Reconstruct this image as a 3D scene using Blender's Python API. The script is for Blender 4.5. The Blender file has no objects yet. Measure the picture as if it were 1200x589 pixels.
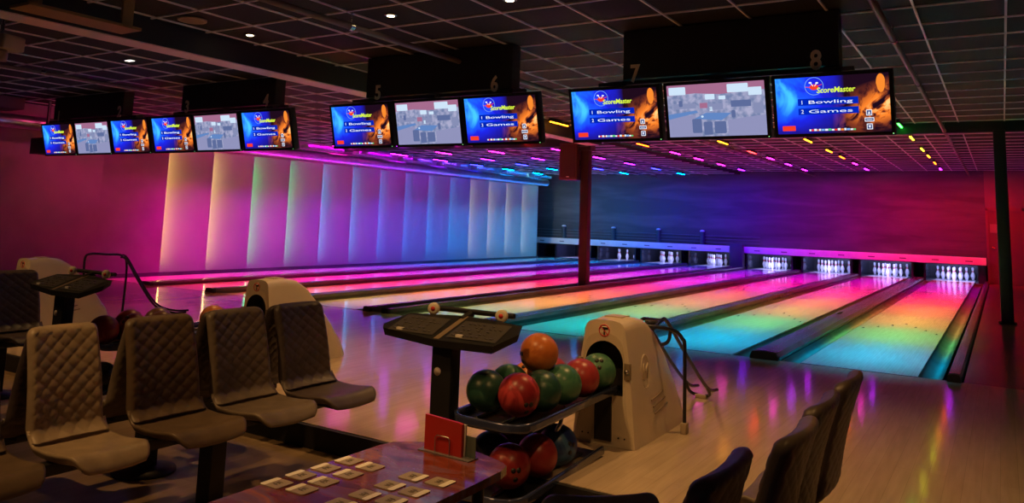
import bpy, bmesh, math, random
from mathutils import Vector, Matrix
random.seed(7)
S = bpy.context.scene
COL = S.collection
PI = math.pi

# ------------------------------------------------------------------ camera
CAM = (1.2548, -8.5438, 1.3366)
YAW, PITCH, ROLL = 0.564372, 0.129275, 0.034128
F_PX, PX, PY = 922.122, 590.8, 136.55
cd = bpy.data.cameras.new('camera'); cam = bpy.data.objects.new('camera', cd); COL.objects.link(cam)
cd.sensor_fit = 'HORIZONTAL'; cd.sensor_width = 36.0; cd.lens = 36.0*F_PX/1200.0
cd.shift_x = (600.0-PX)/1200.0; cd.shift_y = -(294.5-PY)/1200.0
cd.clip_start = 0.05; cd.clip_end = 100
Fv = Vector((-math.sin(YAW)*math.cos(PITCH), math.cos(YAW)*math.cos(PITCH), math.sin(PITCH)))
r0 = Vector((math.cos(YAW), math.sin(YAW), 0)); u0 = r0.cross(Fv)
rr = r0*math.cos(ROLL)+u0*math.sin(ROLL); uu = u0*math.cos(ROLL)-r0*math.sin(ROLL)
mw = Matrix((( rr.x, uu.x, -Fv.x, CAM[0]), (rr.y, uu.y, -Fv.y, CAM[1]), (rr.z, uu.z, -Fv.z, CAM[2]), (0,0,0,1)))
cam.matrix_world = mw
S.camera = cam

# ------------------------------------------------------------------ world, exposure
S.view_settings.view_transform = 'Standard'; S.view_settings.look = 'None'
S.view_settings.gamma = 1.0; S.view_settings.use_curve_mapping = False
S.view_settings.exposure = 0.0
W = bpy.data.worlds.new('world'); S.world = W; W.use_nodes = True
W.node_tree.nodes['Background'].inputs[0].default_value = (0.55, 0.40, 0.42, 1)
W.node_tree.nodes['Background'].inputs[1].default_value = 0.038

# ------------------------------------------------------------------ lights
LANE_X = [-12.24, -10.49, -8.825, -7.08, -5.16, -3.416, -1.747, 0.0]
LANE_PH = [10.5, 8.5, 6.5, 4.0, 3.0, 0.6, 0.0, 0.0]
# hue along the room: phase in metres -> colour
RAMP = [(-6, (.03,.10,.75)), (-2, (.0,.22,.9)), (0.6, (.0,.38,1.0)), (2.0, (.0,.62,.55)), (3.2, (.12,.56,.16)), (5.0, (.62,.40,.08)),
        (7.2, (1.0,.24,.07)), (9.6, (1.0,.03,.07)), (12.0, (1.0,.0,.24)), (15.0, (.80,.0,.75)), (18.0, (.38,.0,.95)),
        (21.0, (.02,.06,1.0)), (25.0, (.0,.30,.9)), (30.0, (.0,.40,.8))]
def hue(p):
    if p <= RAMP[0][0]: return RAMP[0][1]
    for (a, ca), (b, cb) in zip(RAMP, RAMP[1:]):
        if p <= b:
            t = (p-a)/(b-a); return tuple(ca[i]+(cb[i]-ca[i])*t for i in range(3))
    return RAMP[-1][1]
def area(name, loc, rot, sx, sy, power, col, spread=180):
    d = bpy.data.lights.new(name, 'AREA'); d.shape = 'RECTANGLE'; d.size = sx; d.size_y = sy
    d.energy = power; d.color = col; d.spread = math.radians(spread)
    o = bpy.data.objects.new(name, d); COL.objects.link(o); o.location = loc; o.rotation_euler = rot
    return o
LANE_W = 36.0
for li, lx in enumerate(LANE_X):
    y = 1.2
    while y < 16.2:
        ph = y + LANE_PH[li]
        c = hue(ph)
        k = 1.0
        if y < 2: k = .75
        if y > 14.5: k = .8
        area('lane_lamp', (lx, y, 2.93), (0, 0, 0), 0.06, 1.8, LANE_W*k*.85, c, 42)
        y += 2.03
# vertical light strips hidden in the steps of the left wall
PAN_Y0, PAN_P, PAN_N = 1.42, 1.088, 14
PCOL = [(1,.72,.16), (1,.70,.22), (.10,.85,.28), (.10,.80,.35), (.0,.50,.95), (.0,.45,1.), (.0,.30,1.), (.0,.25,1.),
        (.0,.36,1.), (.0,.36,1.), (.75,.72,.62), (.75,.72,.62), (.72,.75,.66), (.75,.72,.62)]
for k in range(PAN_N):
    area('panel_lamp', (-13.205, PAN_Y0+k*PAN_P+.015, 1.37), (PI/2, 0, 0), .13, 2.25, 15.0, PCOL[k]).rotation_euler = (-PI/2, 0, 0)
for k in range(8):
    y = 2.0+2.0*k
    area('left_row_lamp', (-12.05, y, 2.96), (0, math.radians(20), 0), .06, 1.8, 15.0, hue(y*1.0+12.0), 56)
# unseen lamps added to colour the back wall and fascia
for x, c, p in ((-12.9, (.10,.45,.45), 14), (-10.6, (.0,.25,.85), 30), (-8.3, (.0,.06,1.0), 42), (-6.0, (.04,.0,1.0), 46),
                (-3.7, (.45,.0,.60), 38), (-1.5, (.95,.0,.06), 42), (.6, (1.,.01,.0), 44), (2.5, (1.,.02,.0), 3)):
    area('back_wall_fill', (x, 15.9, 3.0), (math.radians(40), 0, 0), 2.0, .08, p, c, 110)
# added fill light for the plain part of the left wall, no fixture there
area('side_wall_fill', (-11.5, -.7, 3.0), (0, math.radians(50), 0), .08, 1.2, 4.0, (.95,.05,.22), 120)
area('side_wall_fill', (-12.2, .6, 2.94), (0, math.radians(25), 0), .08, 1.6, 3.0, (.9,.02,.30), 110)
# added lamps, no real tape: tint the duct and wall top magenta to blue
for k in range(8):
    area('duct_fill', (-12.55, 2.0+k*2.0, 2.44), (0, math.radians(180-25), 0), .03, 1.9, 2.4, hue(12.5+k*1.7), 170)
def spot(name, loc, tgt, power, col, ang, blend=.6, rad=.04):
    d = bpy.data.lights.new(name, 'SPOT'); d.energy = power; d.color = col; d.spot_size = math.radians(ang); d.spot_blend = blend
    d.shadow_soft_size = rad
    o = bpy.data.objects.new(name, d); COL.objects.link(o); o.location = loc
    o.rotation_euler = (Vector(tgt)-Vector(loc)).to_track_quat('-Z', 'Y').to_euler()
    return o
WARM = (1.0, .52, .17)
for x, y in ((-5.35,-3.15), (-3.44,-3.14), (-2.17,-3.11), (-.45,-3.6)):
    spot('downlight_and_fill_lamp', (x, y, 3.10), (x, y, 0), 120, WARM, 84, .8)
for x, y, tx, ty, p, an in ((-2.6,-7.6,-1.9,-6.3,120,62), (-1.3,-6.2,-.5,-4.6,120,78), (.9,-6.6,.3,-4.0,85,72), (-6.3,-6.4,-5.6,-4.6,90,75), (-2.9,-5.2,-2.2,-4.9,22,70), (-.55,-7.3,-.5,-6.5,85,40), (-7.2,-5.9,-7.5,-3.9,90,56)):  # unseen spots; those on the table and far-left ball return added to brighten them
    spot('downlight_and_fill_lamp', (x, y, 3.10 if x > -6.05 else 3.0), (tx, ty, 0), p, WARM, an)

# ------------------------------------------------------------------ materials
def nt(name):
    m = bpy.data.materials.new(name); m.use_nodes = True
    return m, m.node_tree.nodes, m.node_tree.links, m.node_tree.nodes['Principled BSDF']
def mat(name, col, rough=.5, metal=0, noise=0.0, scale=8, bump=0, bscale=60, spec=.5, coat=0, emis=None, es=0):
    m, N, L, b = nt(name)
    b.inputs['Base Color'].default_value = (*col, 1); b.inputs['Roughness'].default_value = rough
    b.inputs['Metallic'].default_value = metal; b.inputs['Specular IOR Level'].default_value = spec
    if coat: b.inputs['Coat Weight'].default_value = coat; b.inputs['Coat Roughness'].default_value = .08
    tc = N.new('ShaderNodeTexCoord')
    if noise:
        n = N.new('ShaderNodeTexNoise'); n.inputs['Scale'].default_value = scale; n.inputs['Detail'].default_value = 4
        L.new(tc.outputs['Object'], n.inputs['Vector'])
        r = N.new('ShaderNodeValToRGB'); L.new(n.outputs['Fac'], r.inputs['Fac'])
        r.color_ramp.elements[0].position = .3; r.color_ramp.elements[1].position = .7
        r.color_ramp.elements[0].color = (*[c*(1-noise) for c in col], 1)
        r.color_ramp.elements[1].color = (*[min(1, c*(1+noise)) for c in col], 1)
        L.new(r.outputs['Color'], b.inputs['Base Color'])
    if bump:
        n2 = N.new('ShaderNodeTexNoise'); n2.inputs['Scale'].default_value = bscale; n2.inputs['Detail'].default_value = 3
        L.new(tc.outputs['Object'], n2.inputs['Vector'])
        bp = N.new('ShaderNodeBump'); bp.inputs['Strength'].default_value = bump; bp.inputs['Distance'].default_value = .01
        L.new(n2.outputs['Fac'], bp.inputs['Height']); L.new(bp.outputs['Normal'], b.inputs['Normal'])
    if emis:
        b.inputs['Emission Color'].default_value = (*emis, 1); b.inputs['Emission Strength'].default_value = es
    return m
def wood(name, c1, c2, rough, pw=.09, pl=1.6, rvar=.08, coat=0, bump=.02):
    m, N, L, b = nt(name)
    tc = N.new('ShaderNodeTexCoord'); mp = N.new('ShaderNodeMapping'); L.new(tc.outputs['Object'], mp.inputs['Vector'])
    mp.inputs['Rotation'].default_value = (0, 0, PI/2)
    br = N.new('ShaderNodeTexBrick'); L.new(mp.outputs['Vector'], br.inputs['Vector'])
    br.inputs['Scale'].default_value = 1; br.inputs['Brick Width'].default_value = pl; br.inputs['Row Height'].default_value = pw
    br.inputs['Mortar Size'].default_value = .0012; br.inputs['Bias'].default_value = 0
    br.inputs['Color1'].default_value = (*c1, 1); br.inputs['Color2'].default_value = (*c2, 1)
    br.inputs['Mortar'].default_value = (*[c*.78 for c in c2], 1)
    mp2 = N.new('ShaderNodeMapping'); L.new(tc.outputs['Object'], mp2.inputs['Vector']); mp2.inputs['Scale'].default_value = (22, 1.6, 1)
    n = N.new('ShaderNodeTexNoise'); L.new(mp2.outputs['Vector'], n.inputs['Vector']); n.inputs['Scale'].default_value = 1.5; n.inputs['Detail'].default_value = 5
    mx = N.new('ShaderNodeMixRGB'); mx.blend_type = 'MULTIPLY'; mx.inputs['Fac'].default_value = .35
    L.new(br.outputs['Color'], mx.inputs['Color1']); L.new(n.outputs['Color'], mx.inputs['Color2'])
    L.new(n.outputs['Fac'], mx.inputs['Color2'])
    L.new(mx.outputs['Color'], b.inputs['Base Color'])
    n3 = N.new('ShaderNodeTexNoise'); n3.inputs['Scale'].default_value = 1.3; n3.inputs['Detail'].default_value = 3
    L.new(tc.outputs['Object'], n3.inputs['Vector'])
    mr = N.new('ShaderNodeMapRange'); L.new(n3.outputs['Fac'], mr.inputs['Value'])
    mr.inputs['To Min'].default_value = rough-rvar; mr.inputs['To Max'].default_value = rough+rvar
    L.new(mr.outputs['Result'], b.inputs['Roughness'])
    if coat: b.inputs['Coat Weight'].default_value = coat; b.inputs['Coat Roughness'].default_value = .06
    if bump:
        bp = N.new('ShaderNodeBump'); bp.inputs['Strength'].default_value = bump; bp.inputs['Distance'].default_value = .003
        L.new(n3.outputs['Fac'], bp.inputs['Height']); L.new(bp.outputs['Normal'], b.inputs['Normal'])
    return m
def emit(name, col, s=1.0):
    m = bpy.data.materials.new(name); m.use_nodes = True; N = m.node_tree.nodes; L = m.node_tree.links
    N.remove(N['Principled BSDF']); e = N.new('ShaderNodeEmission'); e.inputs[0].default_value = (*col, 1); e.inputs[1].default_value = s
    L.new(e.outputs[0], N['Material Output'].inputs[0]); return m

M_APPR = wood('approach_maple', (.66,.52,.37), (.61,.47,.33), .105, .085, 2.2, .02, bump=.006)
M_LANE = wood('lane_maple', (.80,.75,.68), (.77,.72,.65), .10, .026, 3.0, .03, bump=.005)
M_SIDE = wood('side_floor_wood', (.30,.15,.11), (.24,.12,.09), .22, .10, 2.0, .05)
M_LOWF = wood('seating_floor_wood', (.42,.29,.17), (.34,.23,.13), .42, .14, 1.4, .08)
M_GUT = mat('gutter_plastic', (.13,.125,.13), .45, noise=.2, scale=3)
M_CAP = mat('cap_black', (.12,.115,.13), .22, noise=.2, scale=2)
M_BLK = mat('black_paint', (.010,.010,.012), .45)
M_BLKG = mat('black_gloss', (.012,.012,.015), .18)
M_TILE = mat('ceiling_tile', (.022,.017,.022), .9, noise=.25, scale=30)
M_GRID = mat('grid_metal', (.85,.76,.84), .4)
M_WALL = mat('wall_paint', (.42,.33,.33), .75, noise=.08, scale=2.5, bump=.15, bscale=14)
M_PANEL = mat('panel_paint', (.46,.45,.44), .6, noise=.03, scale=2)
M_DUCT = mat('duct_metal', (.55,.55,.58), .32, metal=.9, noise=.12, scale=6)
M_PIPE = mat('pipe_paint', (.14,.10,.10), .5)
M_RED = mat('pillar_red', (.038,.007,.009), .5, noise=.1, scale=3)
M_PILB = mat('pillar_dark', (.012,.014,.020), .45)
M_MASK = mat('masking_panel', (.88,.86,.88), .45, noise=.05, scale=5)
M_KICK = mat('kickback_panel', (.030,.035,.055), .12)
M_DECK = mat('pin_deck', (.75,.74,.78), .2)
M_PIN = mat('pin_white', (.86,.86,.90), .25, coat=.3)
M_PINR = mat('pin_stripe_red', (.75,.04,.05), .3)
M_SHELL = mat('chair_shell', (.030,.025,.022), .4)
M_HOOD = mat('hood_cream', (.66,.56,.42), .32, noise=.05, scale=4, coat=.2)
M_HOODD = mat('hood_dark', (.015,.013,.013), .5)
M_STEEL = mat('steel', (.55,.53,.50), .25, metal=1)
M_RIM = mat('rack_rim', (.045,.06,.14), .14, metal=.4, coat=.6)
M_TRAY = mat('rack_tray', (.02,.02,.024), .3)
M_WHITE = mat('white_plastic', (.78,.74,.66), .4)
M_REDP = mat('red_plastic', (.62,.03,.03), .35)
M_CREAM = mat('cream_rubber', (.70,.62,.48), .5)
M_TAN = mat('tan_board', (.34,.20,.07), .6)
M_NUM = mat('sign_number', (.85,.72,.60), .6)
M_CONC = mat('riser_black', (.008,.008,.009), .6)

def vinyl(name, col):
    m, N, L, b = nt(name)
    b.inputs['Roughness'].default_value = .42
    tc = N.new('ShaderNodeTexCoord')
    n = N.new('ShaderNodeTexNoise'); n.inputs['Scale'].default_value = 9; n.inputs['Detail'].default_value = 5
    L.new(tc.outputs['Object'], n.inputs['Vector'])
    r = N.new('ShaderNodeValToRGB'); L.new(n.outputs['Fac'], r.inputs['Fac'])
    r.color_ramp.elements[0].position = .35; r.color_ramp.elements[1].position = .7
    r.color_ramp.elements[0].color = (*[c*.82 for c in col], 1); r.color_ramp.elements[1].color = (*[c*1.12 for c in col], 1)
    L.new(r.outputs['Color'], b.inputs['Base Color'])
    n2 = N.new('ShaderNodeTexNoise'); n2.inputs['Scale'].default_value = 220
    L.new(tc.outputs['Object'], n2.inputs['Vector'])
    bp = N.new('ShaderNodeBump'); bp.inputs['Strength'].default_value = .15; bp.inputs['Distance'].default_value = .002
    L.new(n2.outputs['Fac'], bp.inputs['Height']); L.new(bp.outputs['Normal'], b.inputs['Normal'])
    return m
M_V = {'grey': vinyl('vinyl_grey_brown', (.20,.155,.115)), 'brown': vinyl('vinyl_brown', (.17,.115,.07)),
       'dark': vinyl('vinyl_shaded', (.085,.062,.055)), 'light': vinyl('vinyl_lit', (.46,.35,.23))}  # tones of the same vinyl; how each seat is lit is put into the colour

def mural():
    m, N, L, b = nt('mural_paint'); b.inputs['Roughness'].default_value = .7
    tc = N.new('ShaderNodeTexCoord'); mp = N.new('ShaderNodeMapping'); L.new(tc.outputs['Object'], mp.inputs['Vector'])
    mp.inputs['Scale'].default_value = (.25, 1, 1.7)
    n = N.new('ShaderNodeTexNoise'); n.inputs['Scale'].default_value = 1.6; n.inputs['Detail'].default_value = 6; n.inputs['Distortion'].default_value = .6
    L.new(mp.outputs['Vector'], n.inputs['Vector'])
    r = N.new('ShaderNodeValToRGB'); L.new(n.outputs['Fac'], r.inputs['Fac'])
    r.color_ramp.elements[0].position = .38; r.color_ramp.elements[0].color = (.055,.055,.06,1)
    r.color_ramp.elements[1].position = .68; r.color_ramp.elements[1].color = (.115,.11,.115,1)
    L.new(r.outputs['Color'], b.inputs['Base Color'])
    return m
M_MURAL = mural()

# ------------------------------------------------------------------ mesh builder
class MB:
    def __init__(s): s.v = []; s.f = []; s.fm = []; s.sm = []
    def add(s, vs, fs, mi=0, smooth=False, mx=None):
        o = len(s.v)
        for v in vs:
            v = Vector(v)
            if mx is not None: v = mx @ v
            s.v.append(tuple(v))
        for f in fs: s.f.append([i+o for i in f]); s.fm.append(mi); s.sm.append(smooth)
        return s
    def box(s, a, b, mi=0, mx=None, bev=0):
        x0, x1 = sorted((a[0], b[0])); y0, y1 = sorted((a[1], b[1])); z0, z1 = sorted((a[2], b[2]))
        if bev <= 0:
            vs = [(x0,y0,z0),(x1,y0,z0),(x1,y1,z0),(x0,y1,z0),(x0,y0,z1),(x1,y0,z1),(x1,y1,z1),(x0,y1,z1)]
            s.add(vs, [(0,3,2,1),(4,5,6,7),(0,1,5,4),(1,2,6,5),(2,3,7,6),(3,0,4,7)], mi, False, mx)
        else:
            bm = bmesh.new(); bmesh.ops.create_cube(bm, size=1)
            for v in bm.verts: v.co = Vector(((x0+x1)/2+v.co.x*(x1-x0), (y0+y1)/2+v.co.y*(y1-y0), (z0+z1)/2+v.co.z*(z1-z0)))
            bmesh.ops.bevel(bm, geom=bm.edges[:], offset=bev, segments=3, affect='EDGES', profile=.5)
            bm.verts.index_update()
            s.add([v.co.copy() for v in bm.verts], [[v.index for v in f.verts] for f in bm.faces], mi, True, mx); bm.free()
        return s
    def prism(s, pts, axis, a, b, mi=0, mx=None, smooth=False):
        n = len(pts)
        def P(p, t):
            return {'x': (t, p[0], p[1]), 'y': (p[0], t, p[1]), 'z': (p[0], p[1], t)}[axis]
        vs = [P(p, a) for p in pts]+[P(p, b) for p in pts]
        s.add(vs, [list(range(n)), list(range(2*n-1, n-1, -1))]+[(i, (i+1) % n + 0, (i+1) % n+n, i+n) for i in range(n)], mi, smooth, mx); return s
    def tube(s, path, r, seg=10, mi=0, cap=True, mx=None, closed=False):
        path = [Vector(p) for p in path]; n = len(path); rings = []; up = None
        for i, p in enumerate(path):
            if closed: t = (path[(i+1) % n]-path[i-1]).normalized()
            else: t = ((path[min(i+1, n-1)]-p).normalized()+(p-path[max(i-1, 0)]).normalized()).normalized()
            if up is None:
                up = Vector((0,0,1)) if abs(t.z) < .9 else Vector((1,0,0))
            a = (up - t*up.dot(t)).normalized(); bb = t.cross(a); up = a
            rad = r[i] if isinstance(r, (list, tuple)) else r
            rings.append([p+(a*math.cos(2*PI*k/seg)+bb*math.sin(2*PI*k/seg))*rad for k in range(seg)])
        vs = [v for R in rings for v in R]; fs = []
        for i in range(n if closed else n-1):
            j = (i+1) % n
            for k in range(seg): fs.append((i*seg+k, i*seg+(k+1) % seg, j*seg+(k+1) % seg, j*seg+k))
        s.add(vs, fs, mi, True, mx)
        if cap and not closed:
            s.add(rings[0], [list(range(seg-1, -1, -1))], mi, False, mx); s.add(rings[-1], [list(range(seg))], mi, False, mx)
        return s
    def lathe(s, prof, seg=24, mi=0, mx=None, smooth=True):
        vs = []; fs = []
        for (r, z) in prof:
            for k in range(seg): vs.append((r*math.cos(2*PI*k/seg), r*math.sin(2*PI*k/seg), z))
        for i in range(len(prof)-1):
            for k in range(seg): fs.append((i*seg+k, i*seg+(k+1) % seg, (i+1)*seg+(k+1) % seg, (i+1)*seg+k))
        fs.append(list(range(seg-1, -1, -1))); fs.append([(len(prof)-1)*seg+k for k in range(seg)])
        s.add(vs, fs, mi, smooth, mx); return s
    def build(s, name, mats, parent=None, loc=None, rot=None, sub=0):
        me = bpy.data.meshes.new(name); me.from_pydata(s.v, [], s.f)
        if not isinstance(mats, (list, tuple)): mats = [mats]
        for m in mats: me.materials.append(m)
        me.polygons.foreach_set('material_index', s.fm); me.polygons.foreach_set('use_smooth', s.sm)
        bm = bmesh.new(); bm.from_mesh(me); bmesh.ops.recalc_face_normals(bm, faces=bm.faces[:]); bm.to_mesh(me); bm.free()
        me.update()
        o = bpy.data.objects.new(name, me); COL.objects.link(o)
        if parent: o.parent = parent
        if loc: o.location = loc
        if rot: o.rotation_euler = rot
        return o
def tag(o, label=None, cat=None, group=None, kind=None):
    if label: o['label'] = label
    if cat: o['category'] = cat
    if group: o['group'] = group
    if kind: o['kind'] = kind
    return o
def empty(name, loc=(0,0,0), rz=0, label=None, cat=None, group=None):
    o = bpy.data.objects.new(name, None); COL.objects.link(o); o.location = loc; o.rotation_euler = (0,0,rz); o.empty_display_size = .1
    return tag(o, label, cat, group)
def kids(o): return [c for c in bpy.data.objects if c.parent == o]
def copy_tree(o, parent=None):
    c = o.copy(); COL.objects.link(c); c.parent = parent
    for k in kids(o): copy_tree(k, c)
    return c
def struct(o, label=None, cat=None):
    o['kind'] = 'structure'
    return tag(o, label, cat)
def rot3(rx=0, ry=0, rz=0, loc=(0,0,0)):
    return Matrix.Translation(loc) @ Matrix.Rotation(rz, 4, 'Z') @ Matrix.Rotation(ry, 4, 'Y') @ Matrix.Rotation(rx, 4, 'X')
def text(body, size, material, name, parent, loc, rot=(PI/2,0,0), sx=1, ext=.0015, shear=0, align='LEFT', bold=0):
    cu = bpy.data.curves.new(name, 'FONT'); cu.body = body; cu.size = size; cu.extrude = ext; cu.shear = shear; cu.align_x = align
    cu.offset = bold; cu.resolution_u = 3
    t = bpy.data.objects.new(name+'_tmp', cu); COL.objects.link(t)
    me = bpy.data.meshes.new_from_object(t.evaluated_get(bpy.context.evaluated_depsgraph_get()))
    bpy.data.objects.remove(t); bpy.data.curves.remove(cu)
    me.materials.clear(); me.materials.append(material)
    me.transform(Matrix.Diagonal((sx,1,1,1)))
    o = bpy.data.objects.new(name, me); COL.objects.link(o)
    if parent: o.parent = parent
    o.location = loc; o.rotation_euler = rot
    return o
def arc(cx, cy, r, a0, a1, n=8): return [(cx+r*math.cos(a0+(a1-a0)*i/n), cy+r*math.sin(a0+(a1-a0)*i/n)) for i in range(n+1)]
def rrect(x0, y0, x1, y1, r, n=5):
    return arc(x1-r, y0+r, r, -PI/2, 0, n)+arc(x1-r, y1-r, r, 0, PI/2, n)+arc(x0+r, y1-r, r, PI/2, PI, n)+arc(x0+r, y0+r, r, PI, 1.5*PI, n)
def smooth_path(pts, n=6):
    P = [Vector(p) for p in pts]; out = []
    for i in range(len(P)-1):
        p0 = P[max(i-1,0)]; p1 = P[i]; p2 = P[i+1]; p3 = P[min(i+2, len(P)-1)]
        for k in range(n):
            t = k/n
            out.append(.5*((2*p1)+(p2-p0)*t+(2*p0-5*p1+4*p2-p3)*t*t+(-p0+3*p1-3*p2+p3)*t**3))
    out.append(P[-1]); return out

# ================================================================== STRUCTURE
LOWZ = -.14; EDGE = -4.74
GUT = .20
struct(MB().box((-13.6,EDGE,-.12), (3.4,0,0)).build('floor', M_APPR), 'glossy pale maple approach floor in front of the lanes')
struct(MB().box((-13.3,EDGE-.03,LOWZ-.02), (3.4,EDGE,-.004)).build('trim_1', M_CONC), 'black riser along the edge of the approach')
struct(MB().box((-13.3,-10.5,LOWZ-.08), (3.4,EDGE-.031,LOWZ)).build('floor_lower', M_LOWF), 'brown wooden seating area floor one step down')
struct(MB().box((-14.6,0.001,-.30), (3.4,20.2,-.14)).build('floor_base', M_BLK))
struct(MB().box((.90,0.001,-.13), (3.4,17.70,-.004)).build('floor_side', M_SIDE), 'dark red wooden floor right of the last lane')
# left wall
struct(MB().box((-13.6,-10.5,-.2), (-13.12,.03,3.2)).build('wall_left', M_WALL), 'plain painted side wall left of the lanes, lit dull magenta')
struct(MB().prism([(-13.6,.03),(-13.30,.03),(-13.13,PAN_Y0-.012),(-13.13,PAN_Y0),(-13.6,PAN_Y0)], 'z', -.2, 3.2).build('wall_left_recess', M_WALL))
mb = MB()
pts = [(-13.4, PAN_Y0)]
for k in range(PAN_N):
    pts += [(-13.14, PAN_Y0+k*PAN_P), (-12.98, PAN_Y0+(k+1)*PAN_P-.01), (-13.14, PAN_Y0+(k+1)*PAN_P-.005)]
pts = [(-13.14, PAN_Y0)]
vs = []; fs = []
for k in range(PAN_N):
    ya = PAN_Y0+k*PAN_P; yb = ya+PAN_P
    xa = -13.36; xb = -13.13
    mb.prism([(xa-.25, ya), (xa, ya), (xb, yb-.012), (xb, yb), (xa-.25, yb)], 'z', .0, 2.56)
struct(mb.build('wall_left_panels', M_PANEL), 'row of tall slanted white wall panels lit yellow, green, blue and white from their edges')
struct(MB().box((-13.6,PAN_Y0,2.56), (-13.16,PAN_Y0+PAN_N*PAN_P,3.2)).build('wall_left_top', M_WALL))
struct(MB().box((-13.5,0,-.14), (-12.98,16.7,-.01)).box((-13.12,0,-.14),(-13.09,16.7,.045)).build('baseboard_left', M_CAP), 'dark baseboard along the foot of the lit wall panels')
struct(MB().box((-14.4,16.66,-.2), (-13.9,17.9,3.2)).box((-13.9,16.66,-.2),(-13.14,16.72,3.2)).build('wall_left_far', M_WALL))
# back wall
BY = 17.75
struct(MB().box((-14.4,BY,.72), (.86,BY+.2,3.3)).build('wall_back', M_MURAL), 'back wall above the pin decks painted with a dim seaside mural, lit blue to red')
struct(MB().box((1.78,BY,-.2), (3.4,BY+.2,3.3)).box((.86,BY,2.12),(1.78,BY+.2,3.3)).build('wall_back_side', mat('side_wall_paint', (.17,.11,.11), .75, noise=.1, scale=2)), 'plain red-lit back wall beside the door')
struct(MB().box((3.2,-10.5,-.3), (3.4,18,3.3)).build('wall_right', M_WALL), 'red-lit wall on the right side')
struct(MB().box((-14.4,19.6,-.3), (3.4,19.7,1.5)).box((-14.4,BY+.2,1.3),(3.4,19.6,1.4)).build('wall_pit', M_BLK), 'black curtain wall behind the pins')
# door
dr = empty('door_1', (1.32,BY,0)); dr['kind'] = 'structure'
MB().box((-.40,.02,-.0),(.40,.07,2.04)).build('door_leaf', mat('door_paint', (.13,.06,.055), .5), dr)
MB().box((-.46,-.02,0),(-.40,.1,2.12)).box((.40,-.02,0),(.46,.1,2.12)).box((-.46,-.02,2.04),(.46,.1,2.12)).build('door_frame', mat('door_frame_paint', (.16,.07,.06), .5), dr)
MB().box((-.36,-.01,1.42),(-.12,.021,1.66)).build('door_sign', mat('door_sign_board', (.26,.18,.15), .5), dr)
MB().tube([(-.34,-.03,1.0),(-.22,-.03,1.0)], .012).tube([(-.34,.02,1.0),(-.34,-.03,1.0)], .014).build('door_handle', M_STEEL, dr)

# ceiling
HR, HL = 3.16, 3.05
XS = -6.05
struct(MB().box((XS,-10.5,HR+.01), (3.4,18,HR+.08)).build('ceiling', M_TILE), 'black suspended tile ceiling with thin pale grid')
struct(MB().box((-14.4,-10.5,HL+.01), (XS-.0,18,HL+.08)).build('ceiling_left', M_TILE), 'lower black tile ceiling over the left lanes')
mb = MB(); P = .635
x = .08 - P*9
while x < 3.3:
    if x > XS: mb.box((x-.009,-10.5,HR-.004), (x+.009,17.7,HR+.01))
    x += P
y = -2.14-P*13
while y < 17.6:
    mb.box((XS,y-.009,HR-.003), (3.3,y+.009,HR+.01)); y += P
struct(mb.build('ceiling_grid', M_GRID))
mb = MB(); x = -7.13; P2 = .625
while x > -14: mb.box((x-.009,-10.5,HL-.004), (x+.009,17.7,HL+.01)); x -= P2
y = -2.30-P2*13
while y < 17.6: mb.box((-14.3,y-.009,HL-.003), (XS-.0,y+.009,HL+.01)); y += P2
struct(mb.build('ceiling_grid_left', M_GRID))
# bulkhead beam along the room
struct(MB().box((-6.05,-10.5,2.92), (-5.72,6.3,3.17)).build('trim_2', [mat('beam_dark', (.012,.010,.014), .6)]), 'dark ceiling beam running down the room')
struct(MB().box((-6.03,-10.4,2.912), (-5.74,6.2,2.92)).build('trim_3', mat('beam_soffit_lit', (.85,.62,.72), .5)), 'underside of the ceiling beam, coloured pale pink as if lit')  # purple light on the underside is put into its pale pink colour
struct(MB().box((-13.2,6.22,2.90), (-6.0,6.34,3.06)).build('trim_4', M_PILB), 'dark cross beam over the lanes')
struct(MB().box((-6.0,6.22,2.985), (3.2,6.34,3.16)).build('trim_5', M_PILB))
tag(MB().box((-5.36,-5.5,2.86), (-5.06,-4.55,2.885)).box((-5.30,-5.4,2.885),(-5.27,-5.3,3.15)).box((-5.15,-4.7,2.885),(-5.12,-4.6,3.15)).build('ceiling_board', M_TAN), 'narrow tan board hung under the ceiling beam at top left', 'board')
# left pillar and right pillar
pl = empty('pillar', (-6.12,6.4,0), label='dark red steel pillar standing between the fourth and fifth lanes', cat='pillar')
MB().box((-.09,-.09,-.14), (.09,.09,3.0), bev=.008).build('shaft', M_RED, pl)
MB().box((-.15,-.12,2.82), (.15,.12,2.98)).build('pillar_head', M_RED, pl)
pr_ = empty('pillar', (1.27,6.17,0), label='black square pillar standing right of the last lane', cat='pillar')
MB().box((-.085,-.085,-.004), (.085,.085,3.0), bev=.008).build('shaft', M_PILB, pr_)
MB().box((-.12,-.12,-.004), (.12,.12,.02)).build('base_plate', M_PILB, pr_)
sp = empty('wall_speaker', (-6.44,6.35,2.2), label='boxy dark red loudspeaker mounted on the left side of the red pillar', cat='speaker')
MB().box((-.21,-.16,0), (.20,.14,.78), bev=.012).build('cabinet', mat('speaker_red', (.10,.018,.02), .55), sp)
MB().box((-.18,-.168,.05), (.17,-.158,.73)).build('grille', mat('speaker_grille', (.07,.015,.018), .8, bump=.5, bscale=300), sp)
MB().box((-.03,-.174,.055), (.03,-.168,.07)).build('badge', M_WHITE, sp)
MB().box((.20,-.03,.3),(.24,.03,.42)).build('bracket', M_BLK, sp)

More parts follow.
